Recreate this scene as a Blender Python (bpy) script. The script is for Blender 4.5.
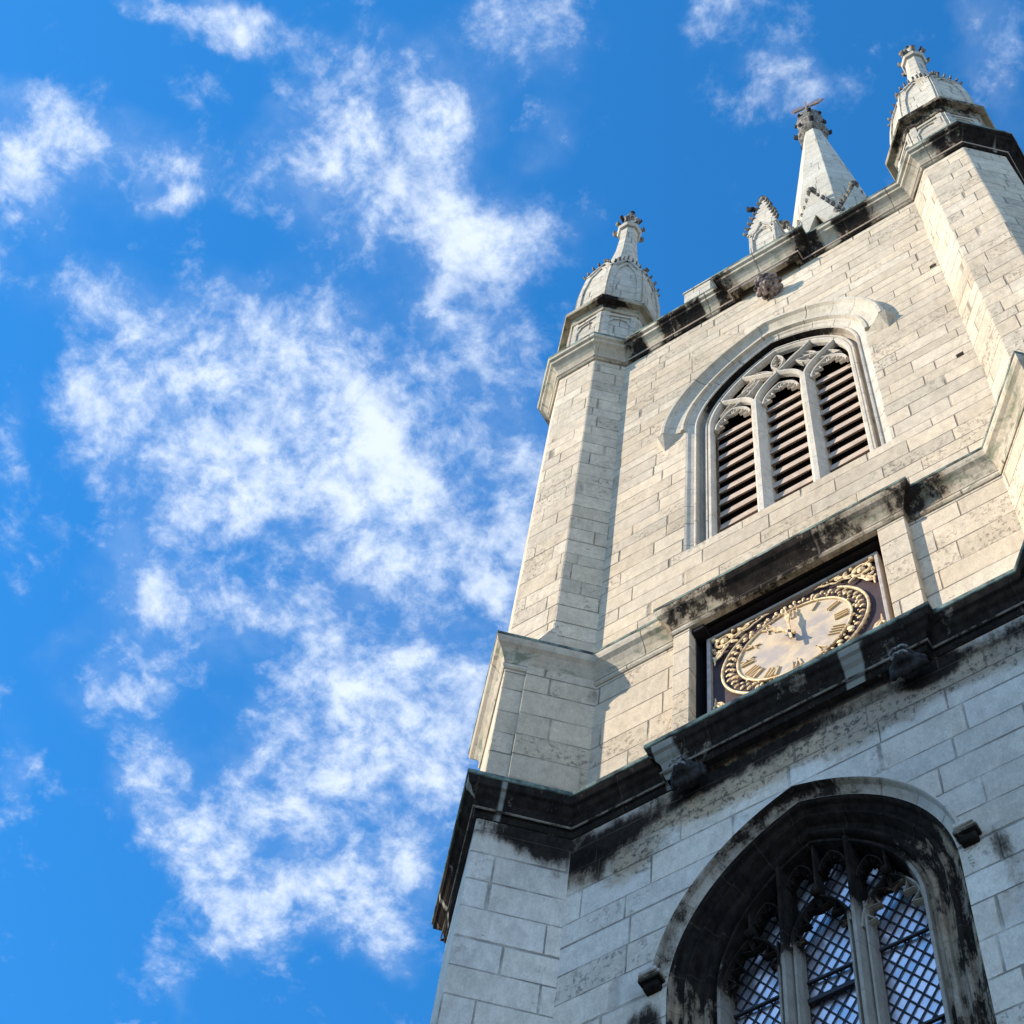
import bpy, bmesh, math, random
from mathutils import Vector, Matrix
R_ = math.radians
random.seed(7)
for o in list(bpy.data.objects): bpy.data.objects.remove(o)
scn = bpy.context.scene
COL = scn.collection

# ------------------------------------------------------------------ camera
CAM = Vector((3.783, -8.513, 1.6))
cR = Vector((0.83694, 0.53991, 0.0880)); cF = Vector((-0.2807, 0.2869, 0.9159))
cF.normalize(); cR = (cR - cF*cR.dot(cF)).normalized(); cU = cR.cross(cF)
cd = bpy.data.cameras.new('camera'); cam = bpy.data.objects.new('camera', cd); COL.objects.link(cam)
cam.matrix_world = Matrix((( cR.x, cU.x, -cF.x, CAM.x), (cR.y, cU.y, -cF.y, CAM.y), (cR.z, cU.z, -cF.z, CAM.z), (0, 0, 0, 1)))
cd.sensor_fit = 'HORIZONTAL'; cd.sensor_width = 36.0; FPX = 1961.5
cd.lens = 36.0*FPX/1024.0; cd.clip_start = .1; cd.clip_end = 5000
scn.camera = cam
scn.render.resolution_x = 1024; scn.render.resolution_y = 1024
scn.view_settings.view_transform = 'Standard'; scn.view_settings.look = 'None'
scn.view_settings.exposure = 1.22; scn.view_settings.gamma = 1
scn.render.engine = 'CYCLES'

def pix_dir(px, py):
    d = cF*FPX + cR*(px-512) - cU*(py-512)
    return d.normalized()

# ------------------------------------------------------------------ sun
SUN = Vector((-1.28, -1.0, .966)).normalized()
sl = bpy.data.lights.new('sun', 'SUN'); sl.energy = 3.0; sl.angle = R_(.5); sl.color = (1, .87, .70)
so = bpy.data.objects.new('sun', sl); COL.objects.link(so)
so.rotation_euler = (-SUN).to_track_quat('-Z', 'Y').to_euler(); so.location = (-30, -30, 60)

# ------------------------------------------------------------------ node helper
class NT:
    def __init__(s, tree): s.t = tree; s.n = tree.nodes; s.l = tree.links
    def node(s, kind, **kw):
        n = s.n.new(kind)
        for k, v in kw.items(): setattr(n, k, v)
        return n
    def inp(s, n, i, v):
        if hasattr(v, 'is_output') or isinstance(v, bpy.types.NodeSocket): s.l.new(v, n.inputs[i])
        elif v is not None: n.inputs[i].default_value = v
    def m(s, op, a, b=None, c=None, clamp=False):
        n = s.node('ShaderNodeMath', operation=op, use_clamp=clamp)
        s.inp(n, 0, a); s.inp(n, 1, b); s.inp(n, 2, c); return n.outputs[0]
    def v(s, op, a, b=None, out=0, scale=None):
        n = s.node('ShaderNodeVectorMath', operation=op)
        s.inp(n, 0, a); s.inp(n, 1, b)
        if scale is not None: s.inp(n, 3, scale)
        return n.outputs['Value'] if op in ('DOT_PRODUCT', 'LENGTH', 'DISTANCE') else n.outputs[0]
    def sstep(s, x, a, b, lo=0., hi=1.):
        n = s.node('ShaderNodeMapRange', interpolation_type='SMOOTHSTEP')
        s.inp(n, 0, x); s.inp(n, 1, a); s.inp(n, 2, b); s.inp(n, 3, lo); s.inp(n, 4, hi); return n.outputs[0]
    def noise(s, vec, scale, detail=4, rough=.55, dist=0., lac=2., w=None):
        n = s.node('ShaderNodeTexNoise'); 
        if w is not None: n.noise_dimensions = '4D'; n.inputs['W'].default_value = w
        s.inp(n, 'Vector', vec); n.inputs['Scale'].default_value = scale; n.inputs['Detail'].default_value = detail
        n.inputs['Roughness'].default_value = rough; n.inputs['Distortion'].default_value = dist; n.inputs['Lacunarity'].default_value = lac
        return n.outputs['Fac']
    def comb(s, x, y, z=0.):
        n = s.node('ShaderNodeCombineXYZ'); s.inp(n, 0, x); s.inp(n, 1, y); s.inp(n, 2, z); return n.outputs[0]
    def sep(s, v):
        n = s.node('ShaderNodeSeparateXYZ'); s.inp(n, 0, v); return n.outputs
    def mix(s, f, a, b, blend='MIX'):
        n = s.node('ShaderNodeMix', data_type='RGBA', blend_type=blend)
        s.inp(n, 0, f)
        for i, c in ((6, a), (7, b)):
            if isinstance(c, (tuple, list)): c = (*c[:3], 1)
            s.inp(n, i, c)
        return n.outputs[2]
    def wn(s, v):
        n = s.node('ShaderNodeTexWhiteNoise'); s.inp(n, 'Vector', v); return n.outputs['Value']

# ------------------------------------------------------------------ world: sky with high broken cloud
w = bpy.data.worlds.new('World'); scn.world = w; w.use_nodes = True
T = NT(w.node_tree); T.n.clear()
sky = T.node('ShaderNodeTexSky', sky_type='NISHITA'); sky.sun_disc = False
sky.sun_elevation = math.asin(SUN.z); sky.sun_rotation = math.atan2(SUN.x, SUN.y)
sky.air_density = 1.0; sky.dust_density = .3; sky.ozone_density = 3.0
tc = T.node('ShaderNodeTexCoord')
xyz = T.sep(tc.outputs['Generated'])
zc = T.m('MAXIMUM', xyz[2], .06)
P = T.comb(T.m('DIVIDE', xyz[0], zc), T.m('DIVIDE', xyz[1], zc), 0.)     # the cloud layer, seen as a plane overhead
def plane_of(px, py):
    d = pix_dir(px, py); return Vector((d.x/d.z, d.y/d.z, 0))
# cloud banks: centre, half-length, half-width, tilt, weight (measured, then turned into places on the cloud layer)
BL = [
 (205,22,92,20,24,1.0),(250,48,34,20,30,1.),(60,160,62,44,20,.72),(35,190,48,34,-10,.75),(165,150,58,36,10,.78),(190,205,36,17,-15,.7),(20,120,38,24,30,.6),
 (425,95,52,44,20,.85),(440,195,98,52,35,.95),(380,180,62,70,0,.8),(520,25,44,34,15,.9),(310,180,52,34,20,.5),(295,125,28,16,0,.45),(560,120,24,30,0,.45),
 (690,25,38,34,10,.5),(778,75,34,40,20,.72),(1000,60,30,75,-25,.55),(975,40,34,40,0,.35),(725,5,60,14,0,.4),
 (120,300,72,32,10,.72),(205,360,110,52,-15,.98),(110,410,56,40,0,.85),(470,290,50,52,25,.75),(540,240,40,44,0,.6),
 (300,450,105,72,20,1.1),(370,500,105,78,20,1.1),(200,480,60,44,10,.8),(345,360,40,40,20,.75),(455,560,72,46,10,1.),(500,440,50,66,20,.8),(480,350,50,40,10,.72),
 (150,575,52,52,30,.8),(205,625,60,38,10,.92),(290,640,60,18,5,.62),(130,690,52,34,0,.75),(145,765,34,28,10,.8),(120,500,30,40,0,.55),
 (8,775,22,46,0,.7),(5,585,14,14,0,.4),(10,455,18,38,0,.55),(5,262,14,24,0,.45),
 (370,720,112,58,-20,.9),(440,680,72,36,-10,.85),(270,800,104,40,-10,.85),(330,875,62,30,-15,1.0),(235,850,72,46,30,.8),(360,920,54,40,20,.8),(440,770,66,40,-10,.8),(415,860,44,50,0,.75),(230,920,44,36,20,.65),(160,985,28,32,20,.65),(255,935,30,24,0,.5),(400,960,40,20,0,.5),(70,800,30,10,0,.3),(60,640,26,14,-30,.4),
 # unseen banks added beyond the frame
 (1250,300,160,90,20,.9),(700,1300,200,90,10,.9),(-180,300,110,70,20,.8),(-260,800,150,80,-20,.9),(300,-200,180,60,10,.8),(1200,-150,160,70,30,.8),(250,1250,120,60,0,.8),
]
wp0 = T.noise(P, 9.0, 5, .6)
wpn = T.node('ShaderNodeTexNoise'); T.inp(wpn, 'Vector', P); wpn.inputs['Scale'].default_value = 11; wpn.inputs['Detail'].default_value = 4; wpn.inputs['Roughness'].default_value = .6
warp = T.v('SCALE', T.v('SUBTRACT', wpn.outputs['Color'], (.5, .5, .5)), scale=.10)
Pw = T.v('ADD', P, warp)
acc = None
for (px, py, ra, rb, ang, wt) in BL:
    p0 = plane_of(px, py); e = 4.0
    jx = (plane_of(px+e, py)-p0)/e; jy = (plane_of(px, py+e)-p0)/e
    det = jx.x*jy.y - jx.y*jy.x
    inv = ((jy.y/det, -jy.x/det), (-jx.y/det, jx.x/det))                  # layer -> picture metric at this bank
    ca, sa = math.cos(R_(ang)), math.sin(R_(ang))
    a = Vector(((ca*inv[0][0]+sa*inv[1][0])/ra, (ca*inv[0][1]+sa*inv[1][1])/ra, 0))
    b = Vector(((-sa*inv[0][0]+ca*inv[1][0])/rb, (-sa*inv[0][1]+ca*inv[1][1])/rb, 0))
    d = T.v('SUBTRACT', Pw, tuple(p0))
    da = T.v('DOT_PRODUCT', d, tuple(a)); db = T.v('DOT_PRODUCT', d, tuple(b))
    q = T.m('MULTIPLY_ADD', da, da, T.m('MULTIPLY', db, db))
    g = T.m('MULTIPLY', T.m('EXPONENT', T.m('MULTIPLY', q, -.75)), wt)
    # soft union
    acc = g if acc is None else T.m('SUBTRACT', T.m('ADD', acc, g), T.m('MULTIPLY', T.m('MULTIPLY', acc, g, clamp=True), .75))
# unseen cloud added all round outside the view to lift the fill light
fill_cloud = T.sstep(T.v('LENGTH', T.v('SUBTRACT', P, (-.35, .22, 0))), .62, 1.2, 0., .80)
acc = T.m('MAXIMUM', acc, fill_cloud)
n1 = T.noise(P, 19, 9, .65, .22); n2 = T.noise(P, 48, 7, .64, .4, w=None); n3 = T.noise(P, 5.5, 3, .5)
f = T.m('ADD', T.m('MULTIPLY', T.m('SUBTRACT', n1, .5), 2.7), T.m('MULTIPLY', T.m('SUBTRACT', n2, .5), 1.35))
f = T.m('ADD', acc, f)
dens = T.sstep(f, .20, 1.5)
thin = T.m('MULTIPLY', T.sstep(T.m('ADD', acc, T.m('MULTIPLY', T.m('SUBTRACT', n3, .5), .8)), .15, .8), .16)
dens = T.m('MAXIMUM', dens, thin)
dens = T.m('MULTIPLY', dens, .93)
# billow brightness: thick lumps paler, gaps greyer-blue
shade = T.sstep(T.m('ADD', T.noise(P, 34, 7, .68, .2), T.m('MULTIPLY', f, .14)), .45, .72)
SKYK = .115
cloudc = T.mix(shade, (1.45, 2.15, 3.5), (3.45, 3.85, 4.45))
br = T.m('ADD', 1., T.m('MULTIPLY', fill_cloud, .55)); cloudc = T.mix(1., cloudc, T.comb(br, br, br), 'MULTIPLY')  # added cloud outside the view made brighter still, for fill
hs = T.node('ShaderNodeHueSaturation'); T.inp(hs, 'Color', sky.outputs[0]); hs.inputs['Saturation'].default_value = 1.0; hs.inputs['Value'].default_value = 1.0
skyc = T.mix(1., hs.outputs[0], (.17, .76, 1.12), 'MULTIPLY')
mixc = T.mix(dens, skyc, cloudc)
bg = T.node('ShaderNodeBackground'); T.inp(bg, 0, mixc); bg.inputs[1].default_value = SKYK
wo = T.node('ShaderNodeOutputWorld'); T.l.new(bg.outputs[0], wo.inputs[0])

# ------------------------------------------------------------------ materials
def new_mat(name):
    m = bpy.data.materials.new(name); m.use_nodes = True; t = NT(m.node_tree); t.n.clear()
    b = t.node('ShaderNodeBsdfPrincipled'); o = t.node('ShaderNodeOutputMaterial'); t.l.new(b.outputs[0], o.inputs[0])
    return m, t, b
STONE = (.64, .55, .425)
def stone(name, h=.36, wd=.95, base=STONE, blobs=(), soot=0., green=0., brown=0., joints=1., pit=1., streak=0., washed=0., bl_soft=.11, var=.16, tan=()):
    """weathered limestone ashlar; blobs = soot patches (x,y,z, rx,ry,rz, weight), negative weight = rain-washed"""
    m, t, b = new_mat(name)
    uv = t.node('ShaderNodeUVMap').outputs[0]; geo = t.node('ShaderNodeNewGeometry').outputs['Position']
    s = t.sep(uv); u, v = s[0], s[1]
    vv = t.m('DIVIDE', v, h)
    vv = t.m('ADD', vv, t.m('MULTIPLY', t.noise(t.comb(0., t.m('MULTIPLY', vv, .45), 3.), 1., 1, .5), 1.3))
    row = t.m('FLOOR', vv); fv = t.m('FRACT', vv)
    uu = t.m('ADD', t.m('DIVIDE', u, wd), t.m('MULTIPLY', t.wn(t.comb(row, 1.7, 0.)), 9.3))
    uu = t.m('ADD', uu, t.m('MULTIPLY', t.noise(t.comb(uu, t.m('MULTIPLY', row, 7.7), 0.), .8, 1, .5), 1.5))
    colm = t.m('FLOOR', uu); fu = t.m('FRACT', uu)
    wob = t.m('MULTIPLY', t.m('SUBTRACT', t.noise(geo, 14, 2, .5), .5), .012)
    dv = t.m('MULTIPLY', t.m('MINIMUM', fv, t.m('SUBTRACT', 1., fv)), h); du = t.m('MULTIPLY', t.m('MINIMUM', fu, t.m('SUBTRACT', 1., fu)), wd)
    dj = t.m('ADD', t.m('MINIMUM', dv, du), wob)
    jm = t.sstep(dj, .003, .016, 1., 0.)
    jn = t.sstep(t.noise(geo, 1.7, 3, .6), .34, .60, .25, 1.)
    mortar = t.m('MULTIPLY', t.m('MULTIPLY', jm, jn), joints)
    bid = t.comb(row, colm, 2.2); r1 = t.wn(bid); r2 = t.wn(t.comb(colm, row, 8.1)); r3 = t.wn(t.comb(row, colm, 31.4))
    # block to block tone
    val = t.m('ADD', 1.-var*.62, t.m('MULTIPLY', r1, var))
    c = t.mix(t.m('MULTIPLY', r2, .5), base, (base[0]*1.04, base[1]*.96, base[2]*.84))
    gs = t.v('MULTIPLY', geo, (1., 1., .5))
    big = t.noise(gs, .55, 5, .6, .4); fine = t.noise(gs, 9, 8, .72)
    val = t.m('MULTIPLY', val, t.sstep(big, .3, .7, .82, 1.08)); val = t.m('MULTIPLY', val, t.sstep(fine, .28, .72, .80, 1.1))
    grain = t.noise(gs, 55, 4, .75); val = t.m('MULTIPLY', val, t.sstep(grain, .3, .7, .88, 1.07))
    c = t.mix(1., c, t.comb(val, val, val), 'MULTIPLY')
    # vertical rain streaks
    gp = t.sep(geo)
    stv = t.comb(t.m('MULTIPLY', u, 5.), t.m('MULTIPLY', v, .5), 0.)
    stn = t.noise(stv, 1.0, 5, .65)
    c = t.mix(t.m('MULTIPLY', t.sstep(stn, .52, .75), .22), c, (.30, .245, .17))
    # pitted, shelly blocks
    pn = t.noise(t.comb(t.m('MULTIPLY', u, 17.), t.m('MULTIPLY', v, 12.), t.m('MULTIPLY', r1, 9.)), 1., 8, .8, .1)
    pitb = t.m('MULTIPLY', t.m('MULTIPLY', t.sstep(r3, .45, .95), t.sstep(t.noise(gs, 1.6, 4, .6), .38, .62)), pit)
    pits = t.m('MULTIPLY', t.sstep(pn, .55, .60), pitb)
    c = t.mix(t.m('MULTIPLY', pits, .68), c, (.20, .165, .12))
    c = t.mix(t.m('MULTIPLY', pitb, .16), c, (.38, .32, .24))
    pk = t.m('MULTIPLY', t.sstep(t.noise(t.comb(t.m('MULTIPLY', u, 5.), t.m('MULTIPLY', v, 8.), 17.), 1., 5, .6), .70, .73), .8)
    c = t.mix(pk, c, (.05, .04, .035))
    # rust and brown run-off
    bn = t.noise(t.comb(t.m('MULTIPLY', u, 1.7), t.m('MULTIPLY', v, 1.0), 4.), 1., 6, .65, .5)
    bm = t.sstep(bn, .62-.35*brown, .86-.35*brown)
    c = t.mix(t.m('MULTIPLY', bm, .18+.6*brown), c, (.36, .22, .10))
    if green:
        gn = t.noise(t.comb(t.m('MULTIPLY', u, 2.2), t.m('MULTIPLY', v, 3.), 9.), 1., 5, .6, .8)
        c = t.mix(t.m('MULTIPLY', t.sstep(gn, .64-.3*green, .78-.3*green), .75), c, (.13, .17, .11))
        c = t.mix(t.m('MULTIPLY', t.sstep(gn, .74-.22*green, .88-.22*green), .5), c, (.23, .36, .30))
    if tan:
        tm = t.m('MULTIPLY', t.m('SUBTRACT', t.noise(t.comb(t.m('MULTIPLY', u, 1.6), t.m('MULTIPLY', v, 2.4), t.m('MULTIPLY', r1, 3.)), 1., 6, .65, .5), .5), 2.0)
        for (x, y, z, rx, ry, rz, wt) in tan:
            d = t.v('LENGTH', t.v('MULTIPLY', t.v('SUBTRACT', geo, (x, y, z)), (1/rx, 1/ry, 1/rz)))
            tm = t.m('ADD', tm, t.m('MULTIPLY', t.sstep(d, .3, 1.2, 1., 0.), wt))
        c = t.mix(t.m('MULTIPLY', t.sstep(tm, .30, 1.1), .78), c, t.mix(t.sstep(big, .4, .6), (.26, .20, .14), (.44, .30, .16)))
        gr = t.m('MULTIPLY', t.sstep(tm, .45, .9), t.sstep(t.noise(t.comb(t.m('MULTIPLY', u, 15.), t.m('MULTIPLY', v, 9.), t.m('MULTIPLY', r2, 9.)), 1., 7, .78), .50, .60))
        c = t.mix(t.m('MULTIPLY', gr, .8), c, (.035, .03, .026))
    # soot crust
    sn = t.noise(t.comb(t.m('MULTIPLY', u, 2.3), t.m('MULTIPLY', v, 1.3), t.m('MULTIPLY', r2, 2.5)), 1., 7, .7, .4)
    sm = t.m('ADD', soot, t.m('MULTIPLY', t.m('SUBTRACT', sn, .5), 1.25))
    sf = t.m('MULTIPLY', t.m('SUBTRACT', t.noise(gs, 9, 8, .8), .5), 1.25); sm = t.m('ADD', sm, sf)
    if streak: sm = t.m('ADD', sm, t.m('MULTIPLY', t.m('SUBTRACT', t.noise(t.comb(t.m('MULTIPLY', u, 9.), t.m('MULTIPLY', v, 1.1), 0.), 1., 5, .7), .5), streak))
    for (x, y, z, rx, ry, rz, wt) in blobs:
        d = t.v('LENGTH', t.v('MULTIPLY', t.v('SUBTRACT', geo, (x, y, z)), (1/rx, 1/ry, 1/rz)))
        sm = t.m('ADD', sm, t.m('MULTIPLY', t.sstep(d, .15, 1.35, 1., 0.), wt))
    edge = t.sstep(sm, .26, .40+bl_soft*1.6); core = t.sstep(sm, .52, .52+bl_soft*2)
    c = t.mix(t.m('MULTIPLY', edge, .62), c, (.15, .105, .062))
    c = t.mix(t.m('MULTIPLY', core, .97), c, t.mix(t.sstep(fine, .35, .7), (.008, .007, .008), (.030, .025, .022)))
    if washed:
        wv = t.noise(t.comb(t.m('MULTIPLY', u, 1.9), t.m('MULTIPLY', v, .15), 5.), 1., 3, .6)
        c = t.mix(t.m('MULTIPLY', t.sstep(wv, .69-.1*washed, .72-.1*washed), .75), c, (.33, .33, .29))
    c = t.mix(t.m('MULTIPLY', mortar, .66), c, (.13, .105, .085))
    t.inp(b, 'Base Color', c); b.inputs['Roughness'].default_value = .88
    t.inp(b, 'Specular IOR Level', t.m('MULTIPLY', t.m('SUBTRACT', 1., core), .22))
    hgt = t.m('ADD', t.m('MULTIPLY', mortar, -1.), t.m('ADD', t.m('MULTIPLY', pits, -.55), t.m('ADD', t.m('MULTIPLY', fine, .5), t.m('ADD', t.m('MULTIPLY', r1, .35), t.m('MULTIPLY', grain, .12)))))
    bu = t.node('ShaderNodeBump'); bu.inputs['Strength'].default_value = .8; bu.inputs['Distance'].default_value = .026
    t.inp(bu, 'Height', hgt); t.inp(b, 'Normal', bu.outputs[0])
    return m
def plain(name, col, rough=.6, metal=0., nscale=8., var=.25, bump=.0, col2=None, spec=.5):
    m, t, b = new_mat(name)
    geo = t.node('ShaderNodeNewGeometry').outputs['Position']
    n = t.noise(geo, nscale, 6, .65, .3)
    c2 = col2 or tuple(x*(1-var) for x in col)
    c = t.mix(t.sstep(n, .35, .65), c2, col)
    t.inp(b, 'Base Color', c); b.inputs['Roughness'].default_value = rough; b.inputs['Metallic'].default_value = metal
    b.inputs['Specular IOR Level'].default_value = spec
    if bump:
        bu = t.node('ShaderNodeBump'); bu.inputs['Strength'].default_value = bump; bu.inputs['Distance'].default_value = .02
        t.inp(bu, 'Height', t.noise(geo, nscale*2.5, 6, .7)); t.inp(b, 'Normal', bu.outputs[0])
    return m

M = {}
M['up'] = stone('stone_belfry_stage', .345, .92, STONE, pit=1., soot=-.35, var=.25, blobs=[(-2.75,-.1,32.9,.55,.8,.5,.5)])
M['octs'] = stone('stone_octagonal_shaft', .40, .72, STONE, pit=.8, soot=-.35, var=.22)
M['mid'] = stone('stone_clock_stage', .43, 1.05, STONE, pit=.9, soot=-.35, brown=.15, var=.22,
   blobs=[(-2.49,-.22,20.62,.10,.2,.30,.95),(-2.45,-.2,19.3,.12,.25,.5,.4),(2.2,-.2,20.6,.2,.4,.5,.4),(1.48,-.3,20.9,.12,.2,.9,.7)])
LB = [(0,-.4,17.35,3.6,.4,.5,.24),(-2.55,-.5,17.3,.85,.8,.72,1.2),(-1.95,-.385,16.95,.62,.4,.42,.85),(-2.15,-.385,16.55,.35,.3,.25,.5),(-1.25,-.4,17.35,.75,.4,.36,1.0),
      (-.45,-.4,17.36,.8,.4,.30,.85),(.5,-.4,17.38,.9,.4,.24,.8),(1.32,-.4,17.3,.34,.4,.40,1.05),(2.1,-.4,17.36,1.1,.4,.30,.95),(2.55,-.4,17.05,.5,.4,.35,.6),
      (-1.5,-.4,16.55,.28,.3,.2,.62),(-.95,-.4,16.72,.25,.3,.15,.3),(1.63,-.4,13.95,.15,.3,.8,.85),(1.52,-.4,14.45,.13,.3,.35,.8),(-1.62,-.4,14.15,.17,.3,.5,1.1),(-1.44,-.42,14.05,.14,.3,.6,1.0),(1.9,-.4,16.62,.45,.3,.16,.55),(.75,-.4,16.95,.35,.2,.13,.5),(-.3,-.4,16.95,.22,.2,.35,.5)]
TB = [(0,-.4,17.2,3.6,.4,.75,.75),(-2.1,-.4,16.7,.7,.4,.6,.6),(-1.6,-.4,16.5,.5,.3,.35,.5),(-.9,-.4,17.15,1.2,.4,.45,.75),(.9,-.4,17.1,1.3,.4,.38,.75),(2.2,-.4,17.0,.8,.4,.4,.6),(1.6,-.4,13.9,.3,.3,1.,.5)]
M['low'] = stone('stone_lower_stage', .40, .98, (.74,.685,.61), pit=.7, soot=-.36, brown=.02, tan=TB, var=.15, blobs=LB, streak=.9, bl_soft=.24)
M['shaftlow'] = stone('stone_lower_buttress', .43, 1.0, (.74,.685,.61), pit=.35, soot=-.35, var=.12, streak=.9, bl_soft=.24,
   blobs=[(-3.1,-.9,17.42,1.2,1.2,.42,1.05),(-2.6,-.45,17.3,.45,.6,.85,1.0),(3.1,-.9,17.42,1.2,1.2,.45,1.1)])
M['ledge'] = stone('stone_ledge_blackened', 9., 1.1, (.45,.42,.36), pit=.2, soot=.86, washed=.75, joints=.4, bl_soft=.12)
M['bead2'] = stone('stone_cornice_bead', 9., .8, (.46,.36,.28), pit=.2, soot=.12, joints=.4)
M['bead'] = stone('stone_ledge_bead', 9., 1.1, (.34,.31,.27), pit=.2, soot=.55, joints=.4)  # less sooted than the ledge; the bead's lit line put into colour
M['string'] = stone('stone_string_course', 9., 1.25, (.56,.50,.40), pit=.6, soot=.02, green=.45, brown=.35, joints=1.,
   blobs=[(0,-.4,21.2,1.8,.6,.7,.62),(-.4,-.4,21.25,.9,.5,.5,.35),(-1.35,-.4,21.2,.2,.5,.5,.3),(1.6,-.3,21.2,.4,.6,.8,.5),(-2.4,-.3,21.2,.9,1.,.8,-.22),(2.1,-.3,21.2,.4,.5,.5,.2)])
M['cornice'] = stone('stone_parapet_cornice', 9., .8, (.54,.49,.39), pit=.4, soot=.80, washed=.6, green=.3, brown=.3, joints=.8,
   blobs=[(-3.6,-.3,33.1,1.1,1.2,.8,-1.0),(.05,-.3,33.15,.62,.8,.7,-.85),(2.45,-.2,33.1,.4,.8,.7,-.8),(-.98,-.2,33.1,.13,.8,.7,-1.2),(-2.1,-.2,33.1,.16,.8,.7,-.8),(1.25,-.2,33.1,.15,.8,.7,-.9),(3.1,-.3,33.1,.35,.8,.8,-.7),(4.4,.2,33.2,.5,1.5,.8,.4)])
M['lead'] = plain('green_lead_capping', (.22,.30,.25), .7, .0, 5., .6, .2, (.03,.035,.032), .2)
M['pin'] = stone('stone_pinnacle', .42, .62, (.58,.535,.45), pit=.5, soot=-.3, green=.12, var=.16)
M['pinlip'] = stone('stone_pinnacle_lip', 9., .8, (.45,.40,.30), pit=.4, soot=.34, green=.35, brown=.3, joints=.7, blobs=[(3.4,-.3,36.,1.2,.7,.6,.35),(-3.0,-.2,36.1,.35,.6,.3,.7)])
M['spire'] = stone('stone_spire', .85, 1.3, (.56,.53,.45), pit=.3, soot=-.3, green=.08, var=.14)
M['crk'] = plain('stone_crocket', (.30,.27,.22), .9, 0, 14., .6, .5, (.05,.045,.045), .2)
M['crkdark'] = plain('stone_crocket_blackened', (.045,.04,.045), .9, 0, 12., .6, .5, (.012,.011,.013), .2)
M['arch'] = stone('stone_window_surround', .62, 60., (.60,.55,.47), pit=.25, soot=-.35, joints=.8, var=.10, brown=.06)
M['arch_hollow'] = stone('stone_hollow_blackened', .62, 60., (.50,.44,.36), pit=.2, soot=.10, joints=.5, blobs=[(-.35,.1,29.6,1.6,.8,1.7,1.25),(-1.3,.1,26.,.25,.4,2.9,-.6),(1.25,.1,26.5,.25,.4,2.6,-.6)])
M['arch_hood'] = stone('stone_hood_mould', .75, 60., (.57,.52,.43), pit=.5, soot=-.3, joints=.9, var=.13)
SB = [(-.25,-.3,15.9,1.7,.8,1.25,1.2),(-1.05,-.3,15.2,.6,.6,.8,.7),(.75,-.2,14.,.25,.6,1.5,-.2)]
M['arch_low'] = stone('stone_lower_surround', .5, 60., (.42,.37,.30), pit=.4, soot=.60, joints=.4, blobs=SB, brown=.6, streak=1.6)
M['hood_low'] = stone('stone_lower_hood_mould', .6, 60., (.60,.56,.50), pit=.4, soot=.32, joints=.7, blobs=[(-.2,-.55,16.2,1.3,.25,.7,.45),(-1.2,-.5,15.,.4,.3,.8,.15),(1.25,-.5,15.1,.35,.3,.6,-.25),(-1.45,-.45,14.52,.3,.4,.10,.8),(1.35,-.45,14.52,.3,.4,.10,.8)])
M['trac'] = stone('stone_louvre_tracery', .7, 60., (.62,.57,.49), pit=.0, soot=-.4, joints=.35, var=.08)
M['trac_low'] = stone('stone_lower_tracery', .7, 60., (.36,.33,.29), pit=.0, soot=.16, joints=.4, var=.1, blobs=[(-.05,-.2,15.55,1.1,.6,.95,1.1),(-.7,-.2,14.7,.45,.5,.7,.7),(.5,-.2,15.1,.5,.5,.4,.5),(0,-.2,14.9,.28,.5,.4,.5)])
M['slat'] = plain('belfry_louvre_stone', (.50,.385,.295), .85, 0, 5., .28, .2)
M['dark'] = plain('interior_shade', (.012,.010,.009), .95, 0, 4., .3, 0, spec=0.)  # near-black for unlit depth: shade put into the colour
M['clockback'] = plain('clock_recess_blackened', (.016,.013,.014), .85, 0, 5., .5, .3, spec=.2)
M['panel'] = plain('maroon_clock_panel', (.042,.014,.016), .65, 0, 6., .5, .1)
M['frame'] = plain('clock_frame_paint', (.46,.41,.37), .6, 0, 9., .3, .1)
M['gilt'] = plain('gilding', (.92,.73,.43), .55, .15, 16., .35, .3, (.52,.34,.17))
M['dial'] = plain('dial_paint', (.66,.52,.33), .5, .05, 4., .25, .15, (.43,.36,.31))
M['num'] = plain('dial_gilding', (.64,.48,.27), .6, 0, 12., .3, .1, (.62,.49,.31))
M['handdark'] = plain('dark_hand', (.05,.05,.065), .5, .2, 10., .3)
M['leadcame'] = plain('lead_came', (.012,.012,.02), .6, .3, 14., .3)
M['iron'] = plain('iron_bar', (.03,.028,.03), .6, .4, 14., .3)
M['boss'] = plain('carved_boss_blackened', (.012,.011,.012), .8, 0, 9., .6, .6, (.045,.043,.043), .35)
M['boss2'] = plain('carved_boss_pink_grey', (.46,.37,.33), .85, 0, 7., .5, .6, (.035,.028,.03), .2)
M['vane'] = plain('vane_metal', (.33,.24,.19), .5, .3, 14., .5, .2)
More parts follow.
